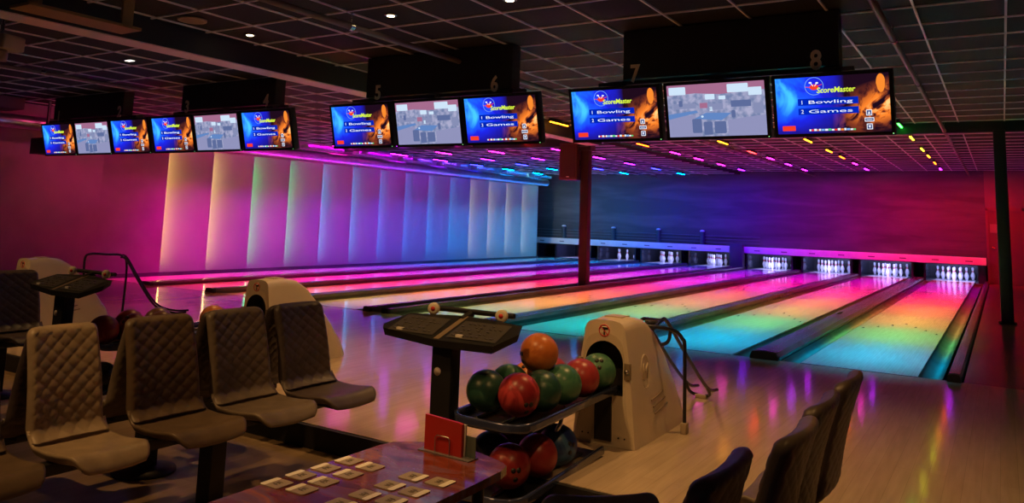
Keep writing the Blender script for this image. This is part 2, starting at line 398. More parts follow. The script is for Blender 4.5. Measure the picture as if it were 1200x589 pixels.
# ================================================================== LANES
ORD = ['first','second','third','fourth','fifth','sixth','seventh','eighth']
HUEN = ['magenta to blue','magenta to blue','pink to violet','salmon to violet','peach to purple','green to magenta','teal to magenta','cyan to red']
def gutter_mesh(xa, xb):
    mb = MB(); n = 10; vs = []; w = xb-xa; c = (xa+xb)/2
    pr = [(c-math.cos(PI*i/n)*w/2, -.012-math.sin(PI*i/n)*.075) for i in range(n+1)]
    for Y in (0, 17.68):
        for p_ in pr: vs.append((p_[0], Y, p_[1]))
        for p_ in pr: vs.append((p_[0], Y, p_[1]-.01))
    m = n+1; fs = []
    for i in range(n):
        fs.append((i, i+1, 2*m+i+1, 2*m+i)); fs.append((m+i, m+i+1, 3*m+i+1, 3*m+i))
        fs.append((i, i+1, m+i+1, m+i))
    return mb.add(vs, fs, 0, True)
for i, lx in enumerate(LANE_X):
    t = empty('bowling_lane', (lx,0,0), label='pale wooden bowling lane, %s from the left wall, lit %s' % (ORD[i], HUEN[i]), cat='bowling lane')
    MB().box((-.525,.001,-.13), (.525,17.69,0)).build('lane_bed', M_LANE, t)
    tag(MB().box((lx-.525,17.70,-.13), (lx+.525,19.3,0)).build('pin_deck', M_DECK), 'pale pin deck at the end of the %s bowling lane from the left wall' % ORD[i], 'pin deck')
    MB().box((-.525,-.02,.0), (.525,.012,.0015)).build('foul_line', M_CAP, t)
    gutter_mesh(-.525-GUT, -.527).build('gutter', M_GUT, t)
    gutter_mesh(.527, .525+GUT).build('gutter', M_GUT, t)
    for k in (-3,-2,-1,0,1,2,3):
        yy = 4.75-.33*abs(k)
        MB().add([(k*.15-.02,yy-.07,.0008),(k*.15+.02,yy-.07,.0008),(k*.15,yy+.09,.0008)], [(0,1,2)]).build('aiming_arrow', M_CAP, t)
def cap(xa, xb, label, h=.062, y0=-.02, tall=False):
    t = empty('lane_divider', ((xa+xb)/2, 0, 0), label=label, cat='lane divider')
    w = (xb-xa)/2-.010
    MB().prism([(-w,-.12),(w,-.12),(w,h*.35),(w*.82,h),(0,h*1.12),(-w*.82,h),(-w,h*.35)], 'y', y0+.03, 17.7).build('cover', M_CAP, t)
    MB().prism([(-w*1.02,-.0),(w*1.02,-.0),(w*1.02,h*.4),(w*.84,h*1.06),(0,h*1.2),(-w*.84,h*1.06),(-w*1.02,h*.4)], 'y', y0-.03, y0+.03).build('end_block', M_BLK, t)
    if tall:
        MB().box((-w*.5,4.55,h*1.06),(-w*.2,4.9,h*1.22)).build('latch', M_BLK, t)
    return t
e = .525+GUT
cap(LANE_X[6]+e, -e, 'wide black cover strip between the seventh and eighth lanes', .07, tall=True)
cap(LANE_X[5]+e, LANE_X[6]-e, 'black cover strip between the sixth and seventh lanes')
cap(LANE_X[4]+e, LANE_X[5]-e, 'black cover strip between the fifth and sixth lanes', .07)
cap(-6.02, LANE_X[4]-e, 'narrow black strip along the left side of the fifth lane')
cap(LANE_X[3]+e, -6.22, 'narrow black strip along the right side of the fourth lane')
cap(LANE_X[2]+e, LANE_X[3]-e, 'black cover strip between the third and fourth lanes', .07)
cap(LANE_X[1]+e, LANE_X[2]-e, 'black cover strip between the second and third lanes')
cap(LANE_X[0]+e, LANE_X[1]-e, 'black cover strip between the first and second lanes, farthest from the camera', .05)
cap(.76, .89, 'narrow black strip along the right side of the last lane')

# masking units and pits
def masking(x0, x1, label):
    t = empty('masking_unit', ((x0+x1)/2, 17.62, .5), label=label, cat='masking unit')
    w = (x1-x0)/2
    MB().box((-w,0,0), (w,.06,.21), bev=.006).build('fascia', M_MASK, t)
    n = int(round((x1-x0)/1.75*2))
    mk = mat('mark_grey', (.16,.14,.18), .6)
    for k in range(n): MB().box((-w+(k+.5)*2*w/n-.09,-.004,.08), (-w+(k+.5)*2*w/n+.09,0,.11)).build('label_mark', mk, t)
    MB().box((-w,.0,-.012),(w,.08,.0)).build('lower_lip', M_BLK, t)
masking(-13.85, -6.32, 'long pale fascia panel above the pins of the four left lanes, lit cyan to violet')
masking(-5.90, .84, 'long pale fascia panel above the pins of the four right lanes, lit violet to magenta')
tag(MB().box((-6.32,17.45,-.14), (-5.90,17.72,.78), bev=.01).build('pit_column', mat('column_navy', (.05,.05,.09), .5)), 'short dark column between the two fascia panels above the pins', 'column')
edges = [(-13.9, LANE_X[0]-.525)]+[(LANE_X[i]+.525, LANE_X[i+1]-.525) for i in range(7)]+[(.525, .86)]
KL = ['left end of the pits','first and second lanes','second and third lanes','third and fourth lanes','fourth and fifth lanes','fifth and sixth lanes','sixth and seventh lanes','seventh and eighth lanes','right end of the pits']
for (a, b), nm in zip(edges, KL):
    c = (a+b)/2
    t = empty('kickback', (c, 18.6, 0), label='dark glossy kickback box beside the pins, '+('between the '+nm if 'lanes' in nm else 'at the '+nm), cat='kickback')
    if b-a > .6 :
        MB().box((a-c+.16,-.78,-.13), (a-c+.22,.9,.56)).box((b-c-.22,-.78,-.13),(b-c-.16,.9,.56)).build('side_panel', M_KICK, t)
    else:
        MB().box((a-c+.1,-.78,-.13), (b-c-.05,.9,.56)).build('side_panel', M_KICK, t)
    MB().box((a-c+.02,-.88,-.13), (b-c-.02,.9,-.02)).build('flat_gutter', M_GUT, t)
# pins
def pin_mesh():
    prof = [(.026,0),(.0285,.006),(.034,.025),(.043,.06),(.053,.09),(.0605,.115),(.058,.145),(.048,.18),(.036,.21),(.026,.235),(.0235,.254),(.0245,.275),(.028,.30),(.0322,.33),(.0325,.345),(.029,.362),(.020,.375),(.008,.381)]
    return MB().lathe(prof, 20)
pin0 = None; offs = [(0,0)]+[(s*.1524,.264) for s in (-1,1)]+[(s*.3048,.528) for s in (-1,0,1)]+[(s*.1524,.792) for s in (-3,-1,1,3)]
STAND = {7: range(10), 6: range(10), 5: range(10), 4: range(10), 3: [6,3,1,0,7,4,2,8], 2: [6,3,1,7,4,2,8], 1: [6,3,4,5], 0: [5]}
for li, sel in STAND.items():
    for k in sel:
        if pin0 is None:
            pin0 = pin_mesh().build('bowling_pin', M_PIN); o = pin0
            MB().lathe([(.0275,.231),(.0245,.248)], 20).lathe([(.0245,.257),(.0262,.274)], 20).build('neck_stripe', M_PINR, pin0)
        else: o = copy_tree(pin0)
        o.location = (LANE_X[li]+offs[k][0], 18.29+offs[k][1], 0)
        tag(o, 'white bowling pin of the %s lane, %s' % (ORD[li], ['head pin in front','second row, left one','second row, right one','third row, leftmost','third row, middle one','third row, rightmost','back row, leftmost','back row, second from left','back row, third from left','back row, rightmost'][k]), 'bowling pin', 'pins of the %s lane' % ORD[li])
for li, lx in enumerate(LANE_X):
    pw = 17 if li > 3 else 10
    area('pin_lamp', (lx, 17.80, .50), (math.radians(68), 0, 0), 1.0, .05, pw, (.40,.42,1.0), 150)

# painted jetty posts and ropes of the mural, built as solids
rail = empty('mural_posts', (-9.6,17.70,.72), label='painted jetty posts with pale caps in the mural above the fascia of the left lanes', cat='mural_posts')
for x in (-2.95,-.95,.75,2.3):
    p_ = MB().tube([(x,-.02,0),(x,-.02,.42)], .075, 12).build('post', mat('post_dark', (.05,.07,.08), .7), rail)
    MB().lathe([(.082,0),(.085,.02),(.06,.05),(.01,.06)], 12, mx=Matrix.Translation((x,-.02,.42))).build('cap', M_MASK, p_)
for z in (.10,.20,.30):
    MB().tube([(-4.1,-.01,z),(4.2,-.01,z)], .010, 6).build('rope', mat('rope', (.14,.15,.16), .8), rail)

# ================================================================== DUCT, PIPES
duct = empty('air_duct', (-12.62,0,2.68), label='round silver air duct along the top of the left wall, lit magenta to blue', cat='duct')
MB().tube([(0,-6,0),(0,-2.0,0)]+[(0,y_,0) for y_ in (2,6,10,14,16.4)], .115, 20).build('pipe', M_DUCT, duct)
for k in range(12):
    y_ = -5+k*1.9
    MB().tube([(0,y_-.02,0),(0,y_+.02,0)], .124, 20).build('joint_band', M_DUCT, duct)
for k in range(6):
    y_ = -4+k*3.9
    MB().tube([(0,y_,.1),(0,y_,.37)], .006, 6).build('hanger', M_STEEL, duct)
mb = MB()
tray = empty('cable_tray', (-12.35,0,2.86), label='row of shallow grey metal trays hung beside the duct on the left', cat='tray')
for k in range(8):
    MB().box((-.12,2.6+k*1.75,-.05),(.12,2.6+k*1.75+1.2,.03), bev=.006).build('tray_section', mat('tray_grey', (.35,.34,.38), .4, metal=.5), tray)
    MB().tube([(0,3.1+k*1.75,.03),(0,3.1+k*1.75,.19)], .006, 6).build('hanger', M_STEEL, tray)
def pipe(x, z, y0, y1, r, label, cl=2.4):
    t = empty('ceiling_pipe', (x,0,z), label=label, cat='pipe')
    MB().tube([(0,y0,0),(0,y1,0)], r, 12).build('tube', M_PIPE, t)
    y_ = y0+.8; H = HR if x > XS else HL
    while y_ < y1:
        MB().tube([(0,y_-.025,0),(0,y_+.025,0)], r*1.3, 12).tube([(0,y_,r),(0,y_,H-z)], .005, 6).build('clamp', M_STEEL, t); y_ += cl
pipe(.51, 3.02, -9, 17.6, .028, 'thin ceiling pipe running over the eighth lane, right of all the monitors')
pipe(-3.68, 3.02, -9, 17.6, .030, 'thin brown ceiling pipe running over the sixth lane')
pipe(-8.9, 2.97, -9, 17.6, .022, 'thin ceiling pipe running over the third lane at left')
for x_, z_ in ((-11.6, 2.88),):
    tag(MB().box((x_-1.3,-3.9,z_-.03),(x_-.7,-1.9,z_+.16)).build('duct_box', mat('duct_box_paint', (.20,.11,.12), .6)), 'flat boxed duct under the ceiling at far left above the first monitor', 'duct')
tag(MB().box((-12.55,-1.62,2.15),(-12.1,-1.35,2.42), bev=.01).box((-12.35,-1.5,2.42),(-12.31,-1.46,3.05)).build('ceiling_speaker', M_BLK), 'small black box hung left of the leftmost monitor', 'box')
# projector device top left
t = empty('projector', (-6.42,-5.05,2.62), rz=.3, label='grey ceiling projector with short lens at the top left corner', cat='projector')
MB().box((-.16,-.12,.08),(.16,.12,.22), bev=.02).build('body', mat('projector_grey', (.35,.26,.20), .5), t)
MB().lathe([(.05,0),(.055,.03),(.055,.08),(.05,.1)], 16, mx=Matrix.Translation((.05,-.03,-.02))).build('lens', mat('lens_grey', (.25,.19,.15), .4), t)
MB().tube([(0,0,.22),(0,0,.43)], .018).build('ceiling_mount', M_STEEL, t)

# ================================================================== CEILING LEDS & DOWNLIGHTS
def hue_name(c):
    r, g, b = c
    if r > .6 and g > .5 and b < .3: return 'yellow'
    if g > .5 and r < .4 and b < .4: return 'green'
    if r > .8 and g > .2 and b < .2: return 'orange'
    if r > .8 and b < .2: return 'red'
    if r > .7: return 'magenta'
    if r > .3: return 'purple'
    if b > .8 and g < .2: return 'blue'
    return 'cyan'
BAR = [(.0,.25,1), (.02,.02,1.), (.25,.01,1.), (.55,.01,1.), (1.,.01,.55), (1.,.02,.02), (1.,.10,.004), (1.,.32,.01), (.75,.75,.02), (.04,1.,.06)]
BN = ['cyan','blue','violet','purple','magenta','red','orange','amber','yellow','green']
BAR[0] = (.0,.30,1.)
ROWX = [-12.72,-11.05,-9.40,-7.53,-5.55,-3.70,-1.98,-.12]
ROWS = {7: [(6.0,9),(8.0,8),(10.3,8),(12.0,7),(14.0,6),(16.1,3)],
        6: [(8.0,7),(10.3,7),(12.0,6),(14.0,4),(16.1,3)],
        5: [(8.0,7),(10.3,5),(12.1,4),(14.1,3),(16.2,3)],
        4: [(4.1,7),(8.1,6),(10.2,4),(12.0,4),(14.0,4),(16.1,2)],
        3: [(4.0,7),(5.9,5),(7.8,4),(10.0,3),(12.0,2),(14.0,1),(16.2,0)],
        2: [(2.8,6),(4.9,4),(6.4,4),(8.0,4),(10.1,2),(13.9,1),(15.9,0)],
        1: [(4.6,4),(6.3,3),(8.0,4),(10.1,2),(12.0,1),(13.9,0),(15.9,0)],
        0: [(6.0,4),(8.2,3),(10.1,2),(12.0,1),(13.9,0),(15.9,0)]}
barmat = [emit('led_'+BN[i], BAR[i], [30,30,30,30,30,26,20,14,10,14][i]) for i in range(10)]
PLACE = ['nearest','second','third','fourth','fifth','sixth','farthest']
for li, lst in ROWS.items():
    H = HR if ROWX[li] > XS else HL
    for k, (y_, ci) in enumerate(lst):
        pos = 'nearest the camera' if k == 0 else ('farthest, by the back wall' if k == len(lst)-1 else PLACE[k]+' from the camera')
        t = empty('led_bar', (ROWX[li], y_, H-.055), label='%s LED bar on the ceiling above the %s lane, %s' % (BN[ci], ORD[li], pos), cat='ceiling light', group='LED bars in rows on the ceiling over the lanes')
        MB().box((-.028,-.36,0), (.028,.36,.052)).build('housing', M_BLK, t)
        MB().box((-.016,-.34,-.012), (.016,.34,-.001), bev=.003).build('diffuser', barmat[ci], t)
M_DL = emit('downlight_glow', (1., .72, .38), 14.0)
for x_, y_, lb in ((-5.35,-3.15,'left of the three round warm downlights, above the fourth monitor group'), (-3.44,-3.14,'middle of the three round warm downlights in the ceiling'), (-2.17,-3.11,'right of the three round warm downlights, at the top edge of the picture')):
    t = empty('downlight', (x_,y_,HR-.006), label=lb if len(lb.split()) <= 16 else lb[:60], cat='ceiling light', group='warm downlights')
    MB().lathe([(.045,0),(.06,0),(.062,.012),(.045,.012)], 20).build('trim_ring', M_STEEL, t)
    MB().lathe([(.0,-.004),(.036,-.002),(.038,.008)], 16).build('bulb', M_DL, t)
for x_, y_, lb in ((-9.36,-3.16,'small rectangular white light in the lower ceiling, far left'), (-7.39,-3.19,'small rectangular white light in the lower ceiling, nearer the beam')):
    t = empty('recessed_light', (x_,y_,HL-.012), label=lb, cat='ceiling light')
    MB().box((-.07,-.04,0),(.07,.04,.012)).build('frame', M_STEEL, t)
    MB().box((-.055,-.03,-.004),(.055,.03,.0)).build('diffuser', emit('cool_white', (1,.92,.8), 2.0), t)
t = empty('ceiling_speaker_disc', (-5.35,-3.85,HR-.012), label='round beige ceiling loudspeaker disc beside the leftmost downlight', cat='speaker_disc')  # round loudspeaker grille in the ceiling, no air outlet
MB().lathe([(.0,-.006),(.10,-.006),(.115,0),(.12,.012)], 28).build('grille', mat('disc_beige', (.30,.22,.15), .6, bump=.4, bscale=200), t)
MB().lathe([(.12,-.004),(.135,-.003),(.137,.012)], 28).build('rim', mat('disc_rim', (.36,.27,.2), .5), t)

# ================================================================== MONITORS
SW, SH = .87, .47
def screen_mat():
    m = bpy.data.materials.new('score_screen'); m.use_nodes = True; N = m.node_tree.nodes; L = m.node_tree.links
    N.remove(N['Principled BSDF'])
    tc = N.new('ShaderNodeTexCoord'); sep = N.new('ShaderNodeSeparateXYZ'); L.new(tc.outputs['Object'], sep.inputs[0])
    def mth(op, a, b=None, c=None, clamp=False):
        n = N.new('ShaderNodeMath'); n.operation = op; n.use_clamp = clamp
        for i, v in enumerate((a, b, c)):
            if v is None: continue
            if isinstance(v, (int, float)): n.inputs[i].default_value = v
            else: L.new(v, n.inputs[i])
        return n.outputs[0]
    u = mth('ADD', mth('DIVIDE', sep.outputs['X'], SW), .5); v = mth('ADD', mth('DIVIDE', sep.outputs['Z'], SH), .5)
    nz = N.new('ShaderNodeTexNoise'); nz.inputs['Scale'].default_value = 5.5; nz.inputs['Detail'].default_value = 6; nz.inputs['Distortion'].default_value = 2.6
    L.new(tc.outputs['Object'], nz.inputs['Vector'])
    nb = N.new('ShaderNodeTexNoise'); nb.inputs['Scale'].default_value = 3.2; nb.inputs['Detail'].default_value = 4; nb.inputs['Distortion'].default_value = .8
    L.new(tc.outputs['Object'], nb.inputs['Vector'])
    bm_ = mth('SUBTRACT', 1.0, mth('DIVIDE', u, .62), clamp=True)
    lowfade = mth('MULTIPLY_ADD', v, 1.5, .12, clamp=True)
    bm_ = mth('MULTIPLY', mth('POWER', bm_, .85), lowfade)
    fu = mth('DIVIDE', mth('SUBTRACT', u, .50), .42, clamp=True)
    # flame tongue: centred on a rising diagonal
    d = mth('ABSOLUTE', mth('SUBTRACT', v, mth('MULTIPLY_ADD', u, .55, -.05)))
    fl = mth('MULTIPLY', mth('SUBTRACT', 1.0, mth('DIVIDE', d, .46), clamp=True), fu)
    fl = mth('MULTIPLY', fl, mth('MULTIPLY', mth('SUBTRACT', nz.outputs['Fac'], .38), 5.5, clamp=True))
    ramp = N.new('ShaderNodeValToRGB'); L.new(fl, ramp.inputs['Fac'])
    el = ramp.color_ramp.elements; el[0].position = 0; el[0].color = (.012,.003,.006,1); el[1].position = 1; el[1].color = (1,.62,.22,1)
    q = el.new(.25); q.color = (.20,.035,.01,1); q = el.new(.6); q.color = (.95,.22,.02,1)
    rb = N.new('ShaderNodeValToRGB'); L.new(mth('MULTIPLY', bm_, mth('MULTIPLY_ADD', nb.outputs['Fac'], 2.6, -.35)), rb.inputs['Fac'])
    el = rb.color_ramp.elements; el[0].position = 0; el[0].color = (0,0,.004,1); el[1].position = .95; el[1].color = (.05,.55,1,1)
    q = el.new(.35); q.color = (.0,.015,.75,1); q = el.new(.65); q.color = (.0,.12,1.,1)
    mx = N.new('ShaderNodeMixRGB'); mx.blend_type = 'ADD'; mx.inputs['Fac'].default_value = 1
    L.new(ramp.outputs['Color'], mx.inputs['Color1']); L.new(rb.outputs['Color'], mx.inputs['Color2'])
    e_ = N.new('ShaderNodeEmission'); L.new(mx.outputs['Color'], e_.inputs[0]); e_.inputs[1].default_value = 1.15
    L.new(e_.outputs[0], N['Material Output'].inputs[0]); return m
M_SCR = screen_mat()
E_W = emit('screen_white', (.9,.92,1), 1.0); E_Y = emit('screen_lime', (.75,.95,.06), 1.0); E_BL = emit('screen_blue', (.0,.02,.50), 1.0)
E_R = emit('screen_red', (.95,.05,.02), 1.0); E_O = emit('screen_orange', (1,.27,.03), 1.0); E_G = emit('screen_green', (.1,.7,.2), 1)
E_D = emit('screen_darkred', (.55,.03,.10), 1.0); E_N = emit('screen_navy', (.05,.08,.25), 1); E_C = emit('screen_ring', (.25,.5,1), .9)
def sx_(u): return (u-.5)*SW
def sz_(v): return (.5-v)*SH
def plate(mb, u0, v0, u1, v1, y=-.0365, mi=0, r=None):
    x0, x1, z0, z1 = sx_(u0), sx_(u1), sz_(v1), sz_(v0)
    if r: mb.prism([(a, b) for a, b in rrect(x0, z0, x1, z1, r)], 'y', y, y+.0012, mi)
    else: mb.box((x0, y, z0), (x1, y+.0012, z1), mi)
def frame(t):
    b = .028
    MB().box((-SW/2-b,.0-.028,-SH/2-b), (SW/2+b,.06,SH/2+b), bev=.008).build('housing', M_BLK, t)
    MB().box((-SW/2-b,-.038,-SH/2-b),(-SW/2,-.028,SH/2+b)).box((SW/2,-.038,-SH/2-b),(SW/2+b,-.028,SH/2+b)).box((-SW/2,-.038,SH/2),(SW/2,-.028,SH/2+b)).box((-SW/2,-.038,-SH/2-b),(SW/2,-.028,-SH/2)).build('bezel', M_BLKG, t)
    MB().box((SW/2+.008,-.041,-SH/2-.018),(SW/2+.016,-.038,-SH/2-.012)).build('power_light', emit('power_green', (.3,1,.3), 1.5), t)
    MB().box((-.06,.06,-.05),(.06,.17,.30)).build('mounting_bracket', M_BLK, t)
def score_monitor(label):
    t = empty('score_monitor', label=label, cat='monitor', group='scoring screens hanging over the approach')
    frame(t)
    s = MB().box((-SW/2,-.034,-SH/2),(SW/2,-.0285,SH/2)).build('screen', M_SCR, t)
    cx, cz = sx_(.355), sz_(.165)
    ring = MB(); ring.tube([(cx+.072*math.cos(2*PI*k/28), -.0355, cz+.072*math.sin(2*PI*k/28)) for k in range(28)], .0022, 5, closed=True)
    ring.build('emblem_ring', E_C, s)
    mb = MB(); mb.prism([(cx+.035*math.cos(2*PI*k/14), cz-.008+.024*math.sin(2*PI*k/14)) for k in range(14)], 'y', -.0365, -.0352)
    mb.tube([(cx-.068,-.036,cz-.004),(cx-.01,-.036,cz-.012),(cx+.062,-.036,cz+.012)], .003, 5)
    mb.build('emblem_ball', E_R, s)
    mb = MB()
    for dx, dz in ((-.028,.03),(.024,.026)):
        mb.tube([(cx+dx*.2,-.0368,cz+.0), (cx+dx,-.0368,cz+dz)], [.003,.003], 6)
        mb.prism([(cx+dx+.012*math.cos(2*PI*k/10), cz+dz+.007*math.sin(2*PI*k/10)) for k in range(10)], 'y', -.0378, -.0366)
    mb.build('emblem_pins', E_W, s)
    text('ScoreMaster', .062, E_Y, 'title', s, (sx_(.375), -.0385, sz_(.285)), sx=.92, shear=.15, bold=.0012)
    mb = MB(); plate(mb, .20, .38, .735, .50); plate(mb, .20, .55, .735, .665); mb.build('menu_bar', E_BL, s)
    text('1', .045, E_W, 'menu_line', s, (sx_(.225), -.0385, sz_(.475)), sx=1)
    text('Bowling', .038, E_W, 'menu_line', s, (sx_(.29), -.0385, sz_(.472)), sx=2.85)
    text('2', .045, E_W, 'menu_line', s, (sx_(.225), -.0385, sz_(.64)), sx=1)
    text('Games', .038, E_W, 'menu_line', s, (sx_(.29), -.0385, sz_(.637)), sx=3.25)
    mb = MB(); plate(mb, .045, .855, .165, .945, r=.004); mb.build('red_button', E_R, s)
    mb = MB()
    for v0, v1, u0, u1 in ((.615,.715,.795,.845), (.75,.82,.78,.86), (.855,.955,.795,.845)):
        plate(mb, u0, v0, u1, v1, y=-.0362, mi=0, r=.004); plate(mb, u0+.006, v0+.012, u1-.006, v1-.012, y=-.0372, mi=1, r=.003)
    mb.prism([(sx_(.808), sz_(.69)), (sx_(.832), sz_(.69)), (sx_(.82), sz_(.64))], 'y', -.0385, -.0374, 0)
    mb.prism([(sx_(.808), sz_(.885)), (sx_(.832), sz_(.885)), (sx_(.82), sz_(.935))], 'y', -.0385, -.0374, 0)
    mb.box((sx_(.795),-.0385,sz_(.79)),(sx_(.845),-.0374,sz_(.78)), 0)
    mb.build('navigation_keys', [E_W, E_N], s)
    mb = MB(); random.seed(3); u_ = .29; i = 0
    while u_ < .69:
        w_ = random.uniform(.012,.03); plate(mb, u_, .925+random.uniform(-.006,.006), min(u_+w_,.70), .958, mi=[0,1,0,2,0,3,0,4][i % 8]); u_ += w_+.004; i += 1
    mb.build('footer_strip', [E_W, E_R, E_O, E_C, E_G], s)
    mb = MB(); mb.prism([(sx_(.93)+.034*math.cos(a)*(1 if math.sin(a) > 0 else .9), sz_(.17)+.075*math.sin(a)) for a in [2*PI*k/20 for k in range(20)]], 'y', -.0352, -.0342)
    mb.build('flame_picture', E_O, s)
    return t
def cam_monitor(label):
    t = empty('camera_monitor', label=label, cat='monitor', group='screens showing a view of the room')
    frame(t)
    m, N, L, b = nt('room_view'); N.remove(b)
    tc = N.new('ShaderNodeTexCoord'); n = N.new('ShaderNodeTexNoise'); n.inputs['Scale'].default_value = 22; n.inputs['Detail'].default_value = 6; L.new(tc.outputs['Object'], n.inputs['Vector'])
    r = N.new('ShaderNodeValToRGB'); L.new(n.outputs['Fac'], r.inputs['Fac'])
    r.color_ramp.elements[0].position = .36; r.color_ramp.elements[0].color = (.17,.22,.40,1); r.color_ramp.elements[1].position = .64; r.color_ramp.elements[1].color = (.42,.42,.62,1)
    e_ = N.new('ShaderNodeEmission'); L.new(r.outputs['Color'], e_.inputs[0]); e_.inputs[1].default_value = 1; L.new(e_.outputs[0], N['Material Output'].inputs[0])
    s = MB().box((-SW/2,-.034,-SH/2),(SW/2,-.0285,SH/2)).build('screen', m, t)
    E_P = emit('view_pink', (.38,.15,.27), 1); E_LB = emit('view_pale', (.62,.78,.95), 1); E_T = emit('view_table', (.12,.24,.55), 1)
    E_DK = emit('view_dark', (.11,.15,.33), 1); E_FL = emit('view_floor', (.28,.29,.50), 1); E_SK = emit('view_mid', (.24,.27,.46), 1)
    mb = MB()
    mb.prism([(sx_(0),sz_(0)),(sx_(1),sz_(0)),(sx_(1),sz_(.16)),(sx_(.55),sz_(.21)),(sx_(.3),sz_(.17)),(sx_(0),sz_(.20))], 'y', -.0350, -.0340, 0)
    mb.prism([(sx_(.0),sz_(.62)),(sx_(.28),sz_(.58)),(sx_(.34),sz_(1)),(sx_(0),sz_(1))], 'y', -.0350, -.0341, 4)
    mb.prism([(sx_(.62),sz_(.70)),(sx_(1),sz_(.62)),(sx_(1),sz_(1)),(sx_(.62),sz_(1))], 'y', -.0350, -.0341, 4)
    for (a, b_, c, d) in ((.02,.04,.20,.19),(.63,.03,.84,.19),(.84,.11,.97,.26),(.40,.20,.50,.30),(.54,.24,.61,.31)):
        mb.prism(rrect(sx_(a),sz_(d),sx_(c),sz_(b_),.008), 'y', -.0356, -.0350, 1)
    for (a, b_, c, d, k) in ((.06,.36,.30,.46,5),(.66,.34,.86,.46,3),(.42,.38,.58,.50,5),(.34,.36,.42,.46,0),(.88,.40,.98,.60,5),(.44,.44,.47,.52,1)):
        mb.box((sx_(a),-.0352,sz_(d)),(sx_(c),-.0346,sz_(b_)), k)
    mb.prism([(sx_(.0),sz_(.56)),(sx_(.30),sz_(.50)),(sx_(.32),sz_(.54)),(sx_(.0),sz_(.66))], 'y', -.0354, -.0348, 2)
    mb.prism([(sx_(.27),sz_(.66)),(sx_(.40),sz_(.55)),(sx_(.66),sz_(.57)),(sx_(.56),sz_(.70))], 'y', -.0356, -.0350, 2)
    for (a, b_, c, d) in ((.25,.66,.35,.93),(.37,.72,.46,.97),(.48,.72,.60,.95),(.66,.52,.70,.66),(.12,.30,.16,.42)):
        mb.prism(rrect(sx_(a),sz_(d),sx_(c),sz_(b_),.012), 'y', -.0358, -.0352, 3)
    mb.prism([(sx_(.36)+.012*math.cos(2*PI*k/12), sz_(.62)+.010*math.sin(2*PI*k/12)) for k in range(12)], 'y', -.0362, -.0357, 1)
    mb.build('room_picture', [E_P, E_LB, E_T, E_DK, E_FL, E_SK], s)
    return t
sm0 = score_monitor('x'); cm0 = cam_monitor('x'); firsts = {'s': True, 'c': True}
LBL = {1:'scoring screen under lane number one, leftmost of all the hanging monitors',2:'scoring screen third from the left, just below lane number two',3:'scoring screen below lane number three, right beside the second score screen',
       4:'scoring screen below lane number four, right end of the left monitor group',5:'scoring screen below lane number five, left end of the middle trio',6:'scoring screen below lane number six, right end of the middle trio',
       7:'scoring screen below lane number seven, left end of the right trio',8:'largest scoring screen, below lane number eight at far right'}
CL = {1:'pale screen showing the room, between screens one and two at far left',3:'pale screen showing the room, between screens three and four',5:'pale screen showing the room, centre of the middle trio',7:'pale screen showing the room, centre of the right trio'}
for kind, n, X in (('s',1,-11.47),('c',1,-10.52),('s',2,-9.55),('s',3,-8.55),('c',3,-7.60),('s',4,-6.63),('s',5,-5.03),('c',5,-4.05),('s',6,-3.10),('s',7,-1.82),('c',7,-.85),('s',8,.11)):
    src = sm0 if kind == 's' else cm0
    if firsts[kind]: o = src; firsts[kind] = False
    else: o = copy_tree(src)
    o.location = (X, -1.70, 2.365); o.rotation_euler = (.24, 0, 0)
    o['label'] = LBL[n] if kind == 's' else CL[n]
for xa, xb, na, nb, xna, xnb, nm in ((-11.75,-9.85,'1','2',-11.6,-9.93,'left pair of lanes'), (-8.45,-6.55,'3','4',-8.32,-6.71,'third and fourth lanes'), (-5.00,-3.00,'5','6',-4.82,-3.21,'fifth and sixth lanes'), (-1.75,.17,'7','8',-1.63,-.01,'seventh and eighth lanes')):
    c = (xa+xb)/2; H = HR if c > XS else HL
    t = empty('lane_number_sign', (c,-1.66,2.62), label={'1':'black overhead number box above the leftmost three monitors','3':'black overhead box holding three and four, above the second monitor trio','5':'black overhead box with a five and a six, centre left','7':'largest black overhead box, seven and eight, at upper right'}[na], cat='sign')
    MB().box((xa-c,-.04,.07),(xb-c,.12,H-2.62-.005)).build('box', M_BLK, t)
    MB().box((xa-c-.30,.05,.035),(xb-c+.10,.10,.069)).build('mounting_rail', M_BLK, t)
    for n_, xn in ((na,xna),(nb,xnb)):
        text(n_, .23, M_NUM, 'number', t, (xn-c, -.045, .045), align='CENTER', ext=.004, sx=.82, bold=.006)

